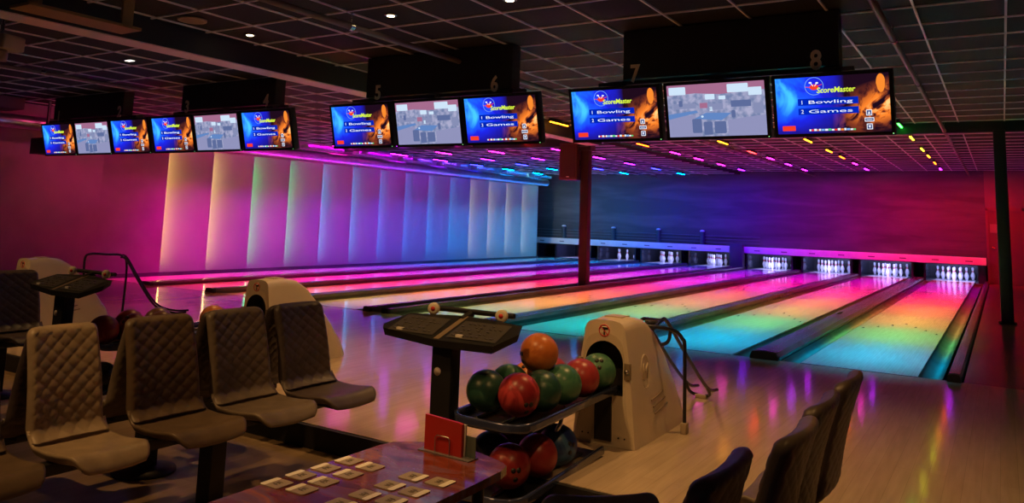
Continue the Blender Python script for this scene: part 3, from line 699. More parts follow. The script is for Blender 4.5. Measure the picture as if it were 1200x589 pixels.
# ================================================================== BALL RETURNS
HS = [( -3.97,.56,.205,.150),(-3.95,.68,.205,.140),(-3.90,.735,.207,.135),(-3.78,.745,.208,.135),(-3.62,.725,.208,.135),(-3.50,.655,.208,.145),(-3.35,.50,.205,.160),(-3.20,.33,.20,.165),(-3.08,.18,.19,.165),(-3.02,.05,.17,.16)]
def section(h, wb, wt, n=9):
    # half outline then mirrored, bottom-left -> over -> bottom-right ; constant vertex count
    r = min(.06, h*.35)
    pts = [(-wb, 0), (-(wb*.7+wt*.3), h*.35), (-(wb*.35+wt*.65), h*.7)]
    pts += [(-wt + r - r*math.cos(PI/2*k/4), h-r+r*math.sin(PI/2*k/4)) for k in range(5)]
    pts += [(-wt*.4, h+.004), (0, h+.006)]
    return pts + [(-a, b) for a, b in reversed(pts[:-1])]
def make_hood(label):
    t = empty('ball_return', label=label, cat='ball return', group='cream ball return housings')
    mb = MB(); secs = []
    Y0 = -3.97
    prev = None; allv = []
    full = [(Y0, .735, .207, .135)]+[(y_, h, wb, wt) for (y_, h, wb, wt) in HS if y_ > -3.93]
    rings = [[(a, y_-Y0, b) for a, b in section(h, wb, wt)] for (y_, h, wb, wt) in full]
    n = len(rings[0]); vs = [v for r in rings for v in r]; fs = []
    for i in range(len(rings)-1):
        for k in range(n-1): fs.append((i*n+k, i*n+k+1, (i+1)*n+k+1, (i+1)*n+k))
    fs.append([(len(rings)-1)*n+k for k in range(n)])
    mb.add(vs, fs, 0, True)
    # front face with arch opening
    out = section(.735, .207, .135)
    aw, ab, at = .125, .30, .615
    zs = at-aw
    arch = []
    for k in range(n):
        tt = k/(n-1)
        if k == 0: arch.append((-aw, ab))
        elif k == 1: arch.append((-aw, (ab+zs)/2))
        elif k == n-1: arch.append((aw, ab))
        elif k == n-2: arch.append((aw, (ab+zs)/2))
        else:
            a = PI-(k-2)/(n-5)*PI; arch.append((aw*math.cos(a), zs+aw*math.sin(a)))
    vs = [(a, 0, b) for a, b in out]+[(a, -.012, b) for a, b in [((o[0]+r_[0]*1.5)/2.5, (o[1]+r_[1]*1.5)/2.5) for o, r_ in zip(out, arch)]]+[(a, -.004, b) for a, b in arch]+[(a*.97, .16, b) for a, b in arch]
    fs = []
    for i in range(3):
        for k in range(n-1): fs.append((i*n+k, i*n+k+1, (i+1)*n+k+1, (i+1)*n+k))
    mb.add(vs, fs[:2*(n-1)], 0, False); mb.add(vs, fs[2*(n-1):], 1, True)
    # bottom front below arch
    mb.add([(-.207,0,0),(.207,0,0),(.125,-.004,.30),(-.125,-.004,.30)], [(0,1,2,3)], 0, False)
    mb.add([(a*.97,.16,b) for a, b in arch], [list(range(n))], 1, False)
    mb.add([(-.125,-.004,.30),(.125,-.004,.30),(.122,.16,.30),(-.122,.16,.30)], [(0,1,2,3)], 1)
    mb.build('housing', [M_HOOD, M_HOODD], t)
    MB().box((-.055,-.016,.03),(.055,.002,.29)).build('front_slot', M_HOODD, t)
    for s in (-1,1):
        b_ = MB().box((s*.158-.020,-.022,.40),(s*.158+.020,.004,.50), bev=.006).build('hinge_plate', mat('hinge_brown', (.22,.17,.11), .4), t)
        MB().lathe([(.014,0),(.014,.01),(.006,.016)], 12, mx=rot3(PI/2,0,0,(s*.158,-.022,.45))).build('screw', M_STEEL, b_)
    for sxx in (-.14,-.10,.10,.14):
        MB().lathe([(.005,0),(.005,.006)], 8, mx=rot3(PI/2,0,0,(sxx,-.0,.055))).build('rivet', M_HOODD, t)
    # warning label
    lz = .677
    lb = MB().lathe([(.0,0),(.036,0),(.036,.003)], 28, mx=rot3(PI/2,0,0,(0,-.006,lz))).build('warning_label', M_WHITE, t)
    MB().tube([(.034*math.cos(2*PI*k/28),-.011,lz+.034*math.sin(2*PI*k/28)) for k in range(28)], .0035, 6, closed=True).tube([(-.027,-.011,lz+.027),(.027,-.011,lz-.027)], .003, 6).build('red_ring', M_REDP, lb)
    MB().box((-.004,-.0125,lz-.026),(.006,-.010,lz+.012)).box((-.012,-.0125,lz+.006),(.024,-.010,lz+.020)).build('hand_symbol', M_BLK, lb)
    # side slits and oval emblem on the right side
    def sidex(z): 
        h = .70
        return .207+( .135-.207)*min(1, z/h)*.9+.004
    mb = MB()
    for k in range(3):
        mb.tube([(sidex(.24-k*.045)+.0, .30+k*.02, .235-k*.042), (sidex(.26-k*.045), .50+k*.03, .265-k*.042)], .006, 6)
    mb.build('vent_slit', mat('slit_brown', (.28,.21,.15), .5), t)
    em = MB().tube([(sidex(.44+.085*math.sin(a)), .24+.065*math.cos(a), .42+.10*math.sin(a)) for a in [2*PI*k/24 for k in range(24)]], .004, 6, closed=True)
    em.build('oval_emblem', M_HOOD, t)
    tx = text('M', .14, M_HOOD, 'letter', t, (sidex(.37), .185, .375), rot=(PI/2,0,PI/2), sx=.85, ext=.004)
    MB().tube([(.202,.60,.005),(.175,.60,.33)], .0025, 5).build('panel_seam', M_HOODD, t)
    MB().box((-.06,.12,.742),(.06,.24,.752)).build('top_light', mat('top_pad', (.55,.45,.35), .3), t)
    return t
h1 = make_hood('cream ball return housing at centre right, with a green ball in its mouth')
h1.location = (-.85,-3.97,0)
h2 = copy_tree(h1); h2.location = (-4.26,-3.75,0); h2['label'] = 'cream ball return housing standing behind the right end of the left bench'
h3 = copy_tree(h1); h3.location = (-7.72,-3.97,0); h3['label'] = 'cream ball return housing at far left behind a keyboard console'

# ball racks
def rim_path(x0, x1, y0, y1, z0, z1, r=.12):
    # open U: starts at far right, runs to near end, round corners, back to far left
    pts = [(x1, y1), (x1, (y0+y1)/2), (x1, y0+r)]+arc(x1-r, y0+r, r, 0, -PI/2, 6)[1:]+arc(x0+r, y0+r, r, -PI/2, -PI, 6)+[(x0, (y0+y1)/2), (x0, y1)]
    out = []
    for (x, y) in pts:
        t_ = (y-y0)/(y1-y0); out.append((x, y, z0+(z1-z0)*t_))
    return out
def ribbon(path, h, th, bev=.0):
    mb = MB(); P = [Vector(p) for p in path]; n = len(P); vs = []
    for i, p in enumerate(P):
        t_ = (P[min(i+1,n-1)]-P[max(i-1,0)]); t_.z = 0; t_.normalize(); nn = Vector((t_.y,-t_.x,0))
        ring = [(-th/2,-h/2),(th/2,-h/2),(th*.9,-h/4),(th*.9,h/4),(th/2,h/2),(-th/2,h/2),(-th*.5,h/4),(-th*.5,-h/4)]
        vs += [p+nn*a+Vector((0,0,b)) for a, b in ring]
    m = 8; fs = []
    for i in range(n-1):
        for k in range(m): fs.append((i*m+k, i*m+(k+1) % m, (i+1)*m+(k+1) % m, (i+1)*m+k))
    fs += [list(range(m)), [(n-1)*m+k for k in range(m)]]
    return mb.add(vs, fs, 0, True)
def make_rack(label):
    # local origin at (hood x, -3.97), near end toward -y
    t = empty('ball_rack', label=label, cat='ball rack')
    for nm, z0, z1, y0, y1, xr in (('upper_shelf', .315, .345, -1.13, -.03, .095), ('lower_shelf', -.015, .035, -1.20, -.22, .10)):
        path = rim_path(-.365, xr, y0, y1, z0, z1)
        tr = MB(); P = path; n = len(P)
        cx = sum(p[0] for p in P)/n; cy = sum(p[1] for p in P)/n
        vs = [(p[0], p[1], p[2]-.012) for p in P]+[(cx+(p[0]-cx)*.8, cy+(p[1]-cy)*.9, p[2]-.034) for p in P]
        fs = [(k, (k+1) % n, n+(k+1) % n, n+k) for k in range(n)]+[[n+k for k in range(n)]]
        tr.add(vs, fs, 0, True)
        s = tr.build(nm, M_TRAY, t)
        ribbon(path, .042, .018).build('rim', M_RIM, s)
        MB().tube([(xr-.20,y0+.10,z0-.02),(xr-.20,y1,z1-.02)], .010, 8).tube([(-.28,y0+.15,z0-.02),(-.28,y1,z1-.02)], .010, 8).build('rail', M_STEEL, s)
    MB().box((-.20,-.52,.0),(-.11,-.42,.32)).build('support_post', mat('post_grey', (.12,.11,.11), .4), t)
    MB().tube([(-.02,-.48,.30),(.02,-.60,.24),(-.05,-.62,.10),(-.13,-.52,.03)], .012, 8).build('brace', M_STEEL, t)
    MB().box((-.30,-.74,-.0),(.0,-.24,.012), bev=.004).build('base_plate', M_BLK, t)
    return t
r1 = make_rack('two-tier curved ball rack loaded with balls, in front of the centre right ball return'); r1.location = (-.85,-3.97,0)
r2 = copy_tree(r1); r2.location = (-4.32,-3.95,0); r2['label'] = 'two-tier ball rack behind the backrests of the left bench'
def ballmat(name, c1, c2, sc=3.5):
    m, N, L, b = nt(name); b.inputs['Roughness'].default_value = .34; b.inputs['Specular IOR Level'].default_value = .35
    tc = N.new('ShaderNodeTexCoord'); n = N.new('ShaderNodeTexNoise'); n.inputs['Scale'].default_value = sc*2.4; n.inputs['Detail'].default_value = 3; n.inputs['Distortion'].default_value = 1.5
    L.new(tc.outputs['Object'], n.inputs['Vector']); r = N.new('ShaderNodeValToRGB'); L.new(n.outputs['Fac'], r.inputs['Fac'])
    r.color_ramp.elements[0].position = .46; r.color_ramp.elements[0].color = (*c1,1); r.color_ramp.elements[1].position = .56; r.color_ramp.elements[1].color = (*c2,1)
    L.new(r.outputs['Color'], b.inputs['Base Color']); return m
BM = {'orange': ballmat('ball_orange', (.46,.13,.03), (.54,.17,.04)), 'green': ballmat('ball_green', (.04,.14,.085), (.07,.19,.11)), 'dkgreen': ballmat('ball_dark_green', (.018,.065,.05), (.035,.10,.07)),
      'red': ballmat('ball_red', (.30,.03,.035), (.34,.04,.04)), 'swirl': ballmat('ball_red_swirl', (.22,.015,.02), (.46,.05,.055), 2), 'yellow': ballmat('ball_amber', (.72,.26,.03), (.66,.2,.03)),
      'blue': ballmat('ball_blue', (.015,.03,.16), (.06,.16,.35), 1.5), 'maroon': ballmat('ball_maroon', (.20,.015,.02), (.26,.03,.03)), 'brown': ballmat('ball_brown', (.13,.05,.04), (.17,.07,.05)), 'black': ballmat('ball_black', (.012,.012,.016), (.02,.02,.025))}
ball_src = {}
def sphere_mesh(r=.1085):
    bm = bmesh.new(); bmesh.ops.create_icosphere(bm, subdivisions=4, radius=r)
    mb = MB(); bm.verts.index_update(); mb.add([v.co.copy() for v in bm.verts], [[v.index for v in f.verts] for f in bm.faces], 0, True); bm.free(); return mb
def ball(x, y, z, kind, label, ang=(0,0,0), grp='bowling balls on the racks'):
    if kind in ball_src: o = copy_tree(ball_src[kind])
    else:
        o = sphere_mesh().build('bowling_ball', BM[kind])
        mb = MB()
        for dx, dz in ((-.014,.008),(.014,.008),(.0,-.036)):
            d = Vector((dx, -1, dz)); d = Vector((dx, -math.sqrt(.1085**2-dx*dx-dz*dz), dz))
            q = d.to_track_quat('Z','Y').to_matrix().to_4x4()
            mb.lathe([(.0125,-.002),(.0125,.0006)], 14, mx=Matrix.Translation(d) @ q)
        mb.build('finger_holes', M_HOODD, o); ball_src[kind] = o
    o.location = (x, y, z); o.rotation_euler = ang
    tag(o, label, 'bowling ball', grp); return o
R_ = math.radians
ball(-.885,-4.93,.445,'swirl','red bowling ball with darker swirl, nearest on the upper shelf of the centre rack',(R_(20),0,R_(60)))
ball(-.875,-4.71,.43,'dkgreen','dark green bowling ball right behind the red swirl ball on the upper shelf',(R_(-50),0,R_(-50)))
ball(-.865,-4.49,.432,'green','mid green bowling ball on the upper shelf, between dark green and red balls',(R_(60),0,R_(190)))
ball(-.86,-4.27,.436,'red','plain red bowling ball on the upper shelf, just before the green mouth ball',(R_(60),0,R_(160)))
ball(-.855,-4.05,.440,'green','green bowling ball with visible finger holes in the ball return mouth',(R_(-42),0,R_(30)))
ball(-1.105,-4.90,.43,'dkgreen','dark green bowling ball nearest the console post on the upper shelf',(R_(90),0,R_(20)))
ball(-1.10,-4.675,.43,'green','green bowling ball at the back left of the upper shelf beside the console',(R_(-20),0,R_(10)))
ball(-1.10,-4.45,.42,'yellow','amber bowling ball at the back of the upper shelf, left of the orange one',(R_(-45),0,R_(10)))
ball(-1.09,-4.22,.42,'red','red bowling ball half hidden behind the topmost orange ball',(R_(-30),0,R_(40)))
ball(-.975,-4.57,.60,'orange','orange bowling ball resting on top of the others, topmost of the rack',(R_(5),0,R_(-40)))
ball(-.90,-4.98,.105,'maroon','dark red bowling ball nearest on the lower shelf of the centre rack',(R_(0),0,R_(50)))
ball(-.87,-4.75,.11,'red','red bowling ball in the middle of the lower shelf of the centre rack',(R_(70),0,R_(90)))
ball(-.87,-4.52,.115,'blue','blue bowling ball with pale streak at the far end of the lower shelf',(R_(-10),R_(20),R_(70)))
ball(-1.10,-4.84,.105,'black','black bowling ball at the back of the lower shelf of the centre rack')
ball(-1.10,-4.60,.11,'maroon','maroon bowling ball on the left of the lower shelf beside the console post',(0,0,R_(20)))
ball(-4.42,-5.03,.42,'maroon','maroon bowling ball on the left rack, leftmost of the ones showing above the bench',(R_(80),0,0))
ball(-4.37,-4.82,.42,'maroon','maroon bowling ball on the left rack, second from the left',(R_(-50),0,0))
ball(-4.62,-4.70,.42,'maroon','maroon bowling ball on the left rack, at the back of its shelf',(R_(80),0,0))
ball(-4.60,-4.46,.42,'brown','brown bowling ball on the left rack, behind and right of the maroon ones',(R_(80),0,0))
ball(-4.38,-4.58,.42,'brown','brown bowling ball on the left rack partly hidden by the quilted backrest',(R_(80),0,0))
ball(-4.40,-4.08,.425,'orange','light orange bowling ball on the left rack, beside the second ball return',(R_(80),0,0))
ball(-4.36,-5.05,.095,'black','black bowling ball on the left rack lower shelf, seen between two backrests')
ball(-4.36,-4.83,.10,'black','black bowling ball on the left rack lower shelf, next to its twin')

# ball ramp frames / handrails
def make_ramp(label):
    t = empty('ball_ramp_frame', label=label, cat='ball ramp')
    r = .0125
    MB().tube(smooth_path([(.31,.57,.03),(.31,.57,.52),(.30,.55,.60),(.25,.50,.655),(.10,.42,.675),(.02,.40,.68)], 5), r, 8).build('leg', M_BLKG, t)
    MB().box((.29,.545,.0),(.33,.595,.07), bev=.006).build('rubber_foot', mat('foot_tan', (.36,.28,.20), .6), t)
    MB().tube(smooth_path([(-.04,.62,.66),(-.04,.74,.68),(-.04,.82,.63),(-.04,1.30,.30),(-.04,1.66,.10),(-.04,1.90,.05)], 5), r, 8).build('rail', M_BLKG, t)
    MB().tube(smooth_path([(.15,.42,.66),(.15,.56,.70),(.15,.68,.68),(.15,1.03,.44),(.15,1.53,.12),(.15,1.79,.06)], 5), r, 8).build('rail', M_BLKG, t)
    MB().tube(smooth_path([(-.04,1.60,.13),(-.03,1.66,.05),(.02,1.69,.02),(.09,1.69,.02),(.14,1.63,.05),(.15,1.53,.12)], 5), r, 8).build('floor_loop', M_BLKG, t)
    MB().box((.01,1.665,.0),(.10,1.715,.03), bev=.005).build('rubber_foot', mat('foot_tan', (.36,.28,.20), .6), t)
    MB().tube(smooth_path([(-.04,.82,.63),(-.03,.80,.54),(.05,.74,.51),(.13,.74,.54),(.15,.74,.62)], 5), r, 8).build('cross_hoop', M_BLKG, t)
    MB().tube([(-.04,.74,.68),(.15,.56,.70)], r, 8).tube([(.02,.40,.68),(.15,.50,.69)], r, 8).build('top_bar', M_BLKG, t)
    return t
k1 = make_ramp('black tubular ball ramp frame standing behind the centre right ball return'); k1.location = (-.85,-3.97,0)
k2 = empty('ball_ramp_frame', (-7.68,-2.85,0), label='black tubular ball ramp frame at far left, in front of the magenta wall', cat='ball ramp')
MB().tube(smooth_path([(-.02,-.45,.50),(-.02,-.46,.72),(-.02,-.40,.775),(-.02,-.2,.765),(-.02,.0,.745),(.04,.03,.60),(.06,.01,.02)], 5), .013, 8).build('frame', M_BLKG, k2)
MB().tube(smooth_path([(-.02,-.02,.75),(-.02,.06,.72),(-.03,.26,.45),(-.05,.52,.15),(-.03,.75,.05),(-.02,.98,.03)], 6), .012, 8).build('rail', M_BLKG, k2)
MB().tube(smooth_path([(.14,-.12,.74),(.14,-.04,.70),(.13,.16,.42),(.12,.40,.14),(.12,.65,.04),(.12,.84,.03)], 6), .012, 8).build('rail', M_BLKG, k2)
MB().tube([(-.02,.0,.745),(.14,-.08,.735)], .012, 8).build('top_bar', M_BLKG, k2)
MB().box((.03,-.015,0),(.09,.035,.05), bev=.006).build('rubber_foot', mat('foot_tan', (.36,.28,.20), .6), k2)

# ================================================================== CONSOLES
def make_console(label):
    t = empty('keyboard_console', label=label, cat='console')
    M = mat('console_black', (.010,.010,.011), .5, spec=.3)
    MB().box((-.065,-.045,0),(.065,.045,.835), bev=.008).build('post', M, t)
    MB().box((-.16,-.14,0),(.16,.14,.015), bev=.004).build('base_plate', M, t)
    lb = MB().lathe([(.0,0),(.022,0),(.022,.002)], 20, mx=rot3(PI/2,0,0,(-.02,-.046,.66))).build('round_sticker', mat('sticker', (.42,.36,.34), .5), t)
    # desk top: two wings meeting at the middle, tilted towards the user
    def Z(y): return .875+(y)*.38
    out = [(-.43,-.02),(-.40,-.06),(0,-.11),(.36,-.10),(.43,.04),(.40,.12),(.02,.16),(-.36,.12)]
    mb = MB(); n = len(out)
    vs = [(x, y, Z(y)) for x, y in out]+[(x*.97, y*.95, Z(y)-.038) for x, y in out]
    mb.add(vs, [list(range(n)), list(range(2*n-1, n-1, -1))]+[(k, (k+1) % n, n+(k+1) % n, n+k) for k in range(n)])
    tp = mb.build('desk_top', M, t)
    MB().add([(-.018,-.10,Z(-.10)+.002),(.018,-.10,Z(-.10)+.002),(.035,.15,Z(.15)+.002),(.0,.15,Z(.15)+.002)], [(0,1,2,3)]).build('divider_strip', mat('strip_tan', (.20,.15,.09), .4), tp)
    for s in (-1,1):
        c = .20*s
        pd = [(c-.155,-.075),(c+.155,-.075),(c+.15,.10),(c-.15,.10)]
        mb = MB(); mb.add([(x, y, Z(y)+.004) for x, y in pd], [(0,1,2,3)]); kb = mb.build('keypad', mat('keypad_grey', (.05,.045,.04), .45), tp)
        mb = MB(); random.seed(5)
        for r_ in range(5):
            for q in range(9):
                if random.random() < .35: continue
                x = c-.125+q*.03; y = -.05+r_*.03
                mb.box((x-.007,y-.006,Z(y)+.004),(x+.007,y+.006,Z(y)+.008))
        mb.build('keys', mat('keys_grey', (.10,.09,.08), .4), kb)
        mb = MB(); mb.box((c-.10,-.065,Z(-.065)+.004),(c-.06,-.045,Z(-.045)+.008)); mb.build('white_key', M_WHITE, kb)
    MB().tube([(0,.13,Z(.13)-.01),(.02,.20,.945)], .022, 8).build('bar_support', M, t)
    MB().tube([(-.26,.20,.955),(.30,.20,.955)], .015, 10).build('cross_bar', M, t)
    for x in (-.22,.24):
        w = MB().lathe([(.020,-.014),(.034,-.010),(.034,.010),(.020,.014)], 20, mx=rot3(PI/2,0,.25,(x,.165,.955))).build('wheel_knob', M_CREAM, t)
        MB().lathe([(.013,.013),(.013,.0165)], 14, mx=rot3(PI/2,0,.25,(x,.165,.955))).build('hub', M_REDP, w)
    return t
c1 = make_console('black twin keyboard console on a single post beside the centre ball rack'); c1.location = (-1.305,-5.0,LOWZ)
c2 = copy_tree(c1); c2.location = (-4.80,-5.13,LOWZ); c2['label'] = 'black twin keyboard console on a post at far left, before a cream ball return'

# ================================================================== BENCHES
def quilt_back():
    # local: seat joint at z=0 (seat plane), back extends up; faces +x
    nu, nv = 72, 88; H = .47; mb = MB(); vs = []; 
    def shape(u, v):
        w = .206-.014*v; y = (u-.5)*2*w
        # rounded top corners
        top = H
        vv = v
        z = vv*H
        e_ = max(0, abs(y)-(w-.05))
        if v > .91:
            k = (v-.91)/.09; lim = w-.045+.045*math.sqrt(max(0, 1-k*k)); y = max(-1, min(1, (u-.5)*2))*lim
        x = -.02-.11*v+.015*math.sin(PI*v)+(.018*((u-.5)*2)**2)
        if v < .12: x += .05*((.12-v)/.12)**2
        return x, y, z
    for j in range(nv+1):
        for i in range(nu+1):
            u = i/nu; v = j/nv; x, y, z = shape(u, v)
            a = (y/.080+z/.062); b_ = (y/.080-z/.062)
            q = (abs(math.sin(PI*a/1))*abs(math.sin(PI*b_/1)))**.30
            ed = min(1, min(u, 1-u)/.07)*min(1, (1-v)/.05)
            edge = math.sqrt(max(0, 1-(1-min(1, min(u,1-u)/.08))**2))*math.sqrt(max(0,1-(1-min(1,(1-v)/.06))**2))
            vs.append((x-.03+.03*edge+.0065*q*ed, y, z))
    N1 = len(vs)
    for j in range(nv+1):
        for i in range(nu+1):
            x, y, z = shape(i/nu, j/nv)
            edge = math.sqrt(max(0, 1-(1-min(1, min(i/nu,1-i/nu)/.08))**2))*math.sqrt(max(0,1-(1-min(1,(1-j/nv)/.06))**2))
            a = (y/.080+z/.062); b_ = (y/.080-z/.062); q = (abs(math.sin(PI*a))*abs(math.sin(PI*b_)))**.30
            vs.append((x-.032-.018*edge-.005*q*min(1, min(i/nu,1-i/nu)/.07)*min(1,(1-j/nv)/.05), y, z))
    fs = []; m = nu+1
    for j in range(nv):
        for i in range(nu):
            fs.append((j*m+i, j*m+i+1, (j+1)*m+i+1, (j+1)*m+i)); fs.append((N1+j*m+i, N1+(j+1)*m+i, N1+(j+1)*m+i+1, N1+j*m+i+1))
    for j in range(nv):
        fs.append((j*m, (j+1)*m, N1+(j+1)*m, N1+j*m)); fs.append((j*m+nu, N1+j*m+nu, N1+(j+1)*m+nu, (j+1)*m+nu))
    for i in range(nu):
        fs.append((nv*m+i, nv*m+i+1, N1+nv*m+i+1, N1+nv*m+i)); fs.append((i, N1+i, N1+i+1, i+1))
    return mb.add(vs, fs, 0, True)
def seat_cushion():
    mb = MB(); nu, nv = 26, 30; vs = []
    D = .41
    for side in (1, 0):
        for j in range(nv+1):
            for i in range(nu+1):
                u = i/nu*2-1; v = j/nv
                w = .212-.010*v
                if v > .8: k = (v-.8)/.2; w = w-.05+.05*math.sqrt(max(0,1-k*k))
                x = -.02+v*D; y = u*w
                z = -.012*math.sin(PI*min(1,v*1.3))+.010*u*u
                if v < .15: z += .05*((.15-v)/.15)**2
                if v > .82: z -= .055*((v-.82)/.18)**2
                if side == 0: z -= .012+.035*math.sqrt(max(0,(1-abs(u)**6)))*math.sqrt(max(0, 1-max(0,(v-.7)/.3)**4))
                vs.append((x, y, z))
    m = nu+1; N1 = m*(nv+1); fs = []
    for j in range(nv):
        for i in range(nu):
            fs.append((j*m+i, j*m+i+1, (j+1)*m+i+1, (j+1)*m+i)); fs.append((N1+j*m+i, N1+(j+1)*m+i, N1+(j+1)*m+i+1, N1+j*m+i+1))
    for j in range(nv):
        fs.append((j*m, (j+1)*m, N1+(j+1)*m, N1+j*m)); fs.append((j*m+nu, N1+j*m+nu, N1+(j+1)*m+nu, (j+1)*m+nu))
    for i in range(nu):
        fs.append((nv*m+i, nv*m+i+1, N1+nv*m+i+1, N1+nv*m+i)); fs.append((i, N1+i, N1+i+1, i+1))
    return mb.add(vs, fs, 0, True)
ME_B = quilt_back().build('backrest', M_V['grey']); ME_S = seat_cushion().build('seat', M_V['grey'])
meshes = {}
for k, m_ in M_V.items():
    a = ME_B.data.copy(); a.materials[0] = m_; b_ = ME_S.data.copy(); b_.materials[0] = m_; meshes[k] = (b_, a)
bpy.data.objects.remove(ME_B); bpy.data.objects.remove(ME_S)
def add_seat(bench, x, y, face, ks, kb, z=.44, lab=None, sc=1, sy=1):
    s = bpy.data.objects.new('seat', meshes[ks][0]); COL.objects.link(s); s.parent = bench
    s.location = (x, y, z); s.rotation_euler = (0,0,0 if face > 0 else PI)
    if lab: s['label'] = lab
    b_ = bpy.data.objects.new('backrest', meshes[kb][1]); COL.objects.link(b_); b_.parent = s
    b_.location = (0,0,.01); s.scale = (sc,sy,1); b_.scale = (1/sc,1,1)
    MB().box((.02,-.10,-.075),(.30,.10,-.045), bev=.006).build('seat_bracket', M_SHELL, s)
def pedestal(bench, y):
    p_ = MB().box((-.05,y-.045,.0),(.05,y+.045,.36), bev=.006).build('pedestal', M_BLK, bench)
    MB().lathe([(.17,0),(.17,.012),(.06,.035)], 24, mx=Matrix.Translation((0,y,0))).build('foot_plate', M_BLK, p_)
b1 = empty('beam_bench', (-2.13,-5.91,LOWZ), label='quilted beam bench with five seats facing right, on the left of the picture', cat='bench')
SEATS = [(-4.97,'dark','dark'),(-5.45,'grey','grey'),(-5.93,'brown','brown'),(-6.43,'light','light'),(-6.88,'brown','brown')]
for y, ks, kb in SEATS: add_seat(b1, -.20, y+5.9, 1, ks, kb, sy=.84 if y < -6.2 else 1)
MB().box((-.09,-1.5,.345),(-.03,1.2,.395), bev=.004).build('beam', M_BLK, b1)
pedestal(b1, .10); pedestal(b1, -1.1)
b2 = empty('beam_bench', (-2.90,-6.0,LOWZ), label='dark beam bench standing back to back behind the left bench', cat='bench')
for y, kb in ((-4.93,'dark'),(-5.41,'dark'),(-5.87,'grey'),(-6.36,'dark')): add_seat(b2, .17, y+6.0, -1, kb, kb, z=.42, sy=.86)
MB().box((.03,-1.0,.325),(.09,1.2,.375), bev=.004).build('beam', M_BLK, b2)
pedestal(b2, .35); pedestal(b2, -.8)
b3 = empty('beam_bench', (-5.35,-5.1,LOWZ), label='dark quilted bench at the far left edge behind the bigger benches', cat='bench')
for y in (-5.08,-5.57): add_seat(b3, -.20, y+5.1, 1, 'dark', 'dark')
MB().box((-.09,-.8,.345),(-.03,.25,.395), bev=.004).build('beam', M_BLK, b3)
pedestal(b3, -.2)
b4 = empty('beam_bench', (.42,-5.9,LOWZ), label='quilted bench seen from behind and edge on at bottom right', cat='bench')
for x, y, ks, kb in ((.59,-5.12,'grey','dark'),(.585,-5.63,'dark','dark'),(.60,-6.09,'grey','grey'),(.53,-6.57,'dark','dark')): add_seat(b4, x-.42, y+5.9, -1, ks, kb, sc=.72)
MB().box((.06,-.95,.345),(.12,1.0,.395), bev=.004).build('beam', M_BLK, b4); pedestal(b4, .45); pedestal(b4, -.6)
b5 = empty('beam_bench', (.37,-6.80,LOWZ), rz=-.85, label='brown backrest top coloured as lit, showing at the bottom edge beside the table', cat='bench')
add_seat(b5, .12, .0, -1, 'light', 'light', z=.45, sy=.66)
MB().box((-.10,-.4,.345),(-.04,.3,.395), bev=.004).build('beam', M_BLK, b5); pedestal(b5, 0)

# ================================================================== TABLE
TZ = .50
def tablemat():
    m, N, L, b = nt('table_print'); b.inputs['Roughness'].default_value = .22; b.inputs['Coat Weight'].default_value = .3
    tc = N.new('ShaderNodeTexCoord'); mp = N.new('ShaderNodeMapping'); L.new(tc.outputs['Object'], mp.inputs['Vector']); mp.inputs['Scale'].default_value = (1, 2.2, 1); mp.inputs['Rotation'].default_value = (0,0,.5)
    n = N.new('ShaderNodeTexNoise'); n.inputs['Scale'].default_value = 4.5; n.inputs['Detail'].default_value = 7; n.inputs['Distortion'].default_value = .7; L.new(mp.outputs['Vector'], n.inputs['Vector'])
    r = N.new('ShaderNodeValToRGB'); L.new(n.outputs['Fac'], r.inputs['Fac']); el = r.color_ramp.elements
    el[0].position = .33; el[0].color = (.05,.012,.006,1); el[1].position = .70; el[1].color = (.46,.14,.05,1)
    q = el.new(.47); q.color = (.22,.05,.03,1); q = el.new(.58); q.color = (.20,.10,.16,1)
    L.new(r.outputs['Color'], b.inputs['Base Color']); return m
tb = empty('cafe_table', (-.45,-6.55,LOWZ), label='long low table with patterned reddish wood top and rounded end, bottom centre', cat='table')
out = [(.255,-1.1),(.255,.20),(.25,.36),(.235,.42),(.20,.445)]+[(.20-.42*t_/8, .445+.055*math.sin(PI*t_/8)) for t_ in range(1,8)]+[(-.22,.43),(-.25,.40),(-.262,.34),(-.262,-1.1)]
mb = MB(); mb.prism(out, 'z', TZ-LOWZ-.028, TZ-LOWZ, 0); mb.build('tabletop', tablemat(), tb)
for x, y in ((.02,.12),(.02,-.75)):
    p_ = MB().box((x-.05,y-.05,0),(x+.05,y+.05,TZ-LOWZ-.028), bev=.006).build('leg', M_BLK, tb)
    MB().box((x-.22,y-.18,0),(x+.22,y+.18,.014), bev=.004).build('foot_plate', M_BLK, p_)
MB().tube([(.20,.30,.0),(.20,.30,TZ-LOWZ-.03)], .020, 12).build('leg', M_BLK, tb)
CO = [(-.68,-6.73,0),(-.58,-6.72,0),(-.68,-6.63,0),(-.58,-6.63,0),(-.67,-6.53,0),(-.57,-6.53,0),(-.665,-6.425,0),(-.565,-6.43,0),(-.39,-6.42,1),(-.29,-6.41,1),(-.395,-6.53,1),(-.30,-6.53,1),(-.40,-6.64,1),(-.305,-6.63,1),(-.405,-6.74,1)]
co0 = None
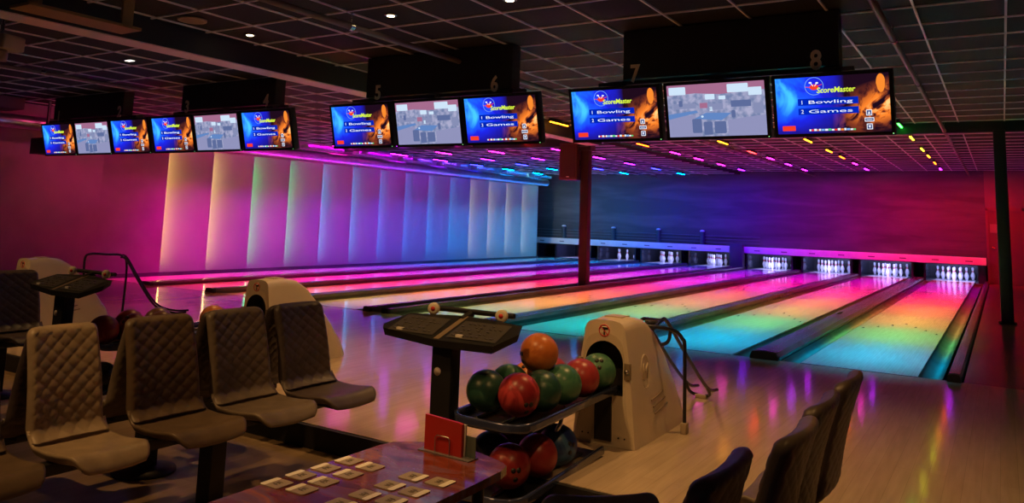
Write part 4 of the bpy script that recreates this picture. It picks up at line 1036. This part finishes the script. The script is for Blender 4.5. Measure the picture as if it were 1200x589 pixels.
mC = mat('card_beige', (.40,.34,.27), .5); mCW = mat('card_white', (.98,.95,.85), .45); mCT = mat('card_ink', (.10,.08,.07), .6)
rown = ['nearest','third','second','farthest']
for i, (x, y, g) in enumerate(CO):
    if co0 is None:
        co0 = MB().prism(rrect(-.039,-.036,.039,.036,.009), 'z', 0, .003).build('coaster', mC)
        MB().prism(rrect(-.039,-.036,-.017,.036,.006), 'z', .003, .0036).build('white_band', mCW, co0)
        mb = MB(); random.seed(2)
        for q in range(5): mb.box((-.008+random.uniform(-.004,.006),-.014+q*.006,.003),(.012+random.uniform(-.006,.006),-.011+q*.006,.0036))
        mb.build('printed_lines', mCT, co0); o = co0
    else: o = copy_tree(co0)
    o.location = (x, y, TZ); o.rotation_euler = (0,0,PI if g else 0)
    if g == 0: lb = 'beige card in the left cluster, %s column, %s from the camera' % ('left' if i % 2 == 0 else 'right', ['nearest','second','third','farthest'][i//2])
    else: lb = 'beige card in the right cluster, %s column, %s' % ('left' if i % 2 == 0 else 'right', ['farthest away','second from the far end','third from the far end','nearest the camera'][(i-8)//2])
    tag(o, lb, 'card', 'cards laid out on the table')
# menu stand
ms = empty('menu_holder', (-.465,-6.15,TZ), rz=-.05, label='red menu booklet standing in a clear holder at the far end of the table', cat='menu holder')
MB().prism([(-.085,0),(.085,0),(.085,.115),(.07,.118),(-.085,.125)], 'y', -.012, .0).build('menu_cover', mat('menu_red', (.50,.025,.015), .35), ms)
MB().prism([(-.083,0),(.088,0),(.092,.112),(-.075,.118)], 'y', .002, .008).build('menu_pages', M_WHITE, ms)
MB().box((-.10,.010,.0),(.13,.013,.075)).build('clear_back', mat('acrylic', (.12,.16,.13), .1), ms)
MB().tube([(-.030,-.018,.0),(-.030,-.018,.055),(-.022,-.018,.063),(.028,-.018,.063),(.036,-.018,.055),(.036,-.018,.0)], .0022, 6).build('wire_loop', M_STEEL, ms)
MB().box((-.10,-.03,.0),(.13,.03,.004)).build('base', mat('acrylic_base', (.15,.14,.15), .15), ms)
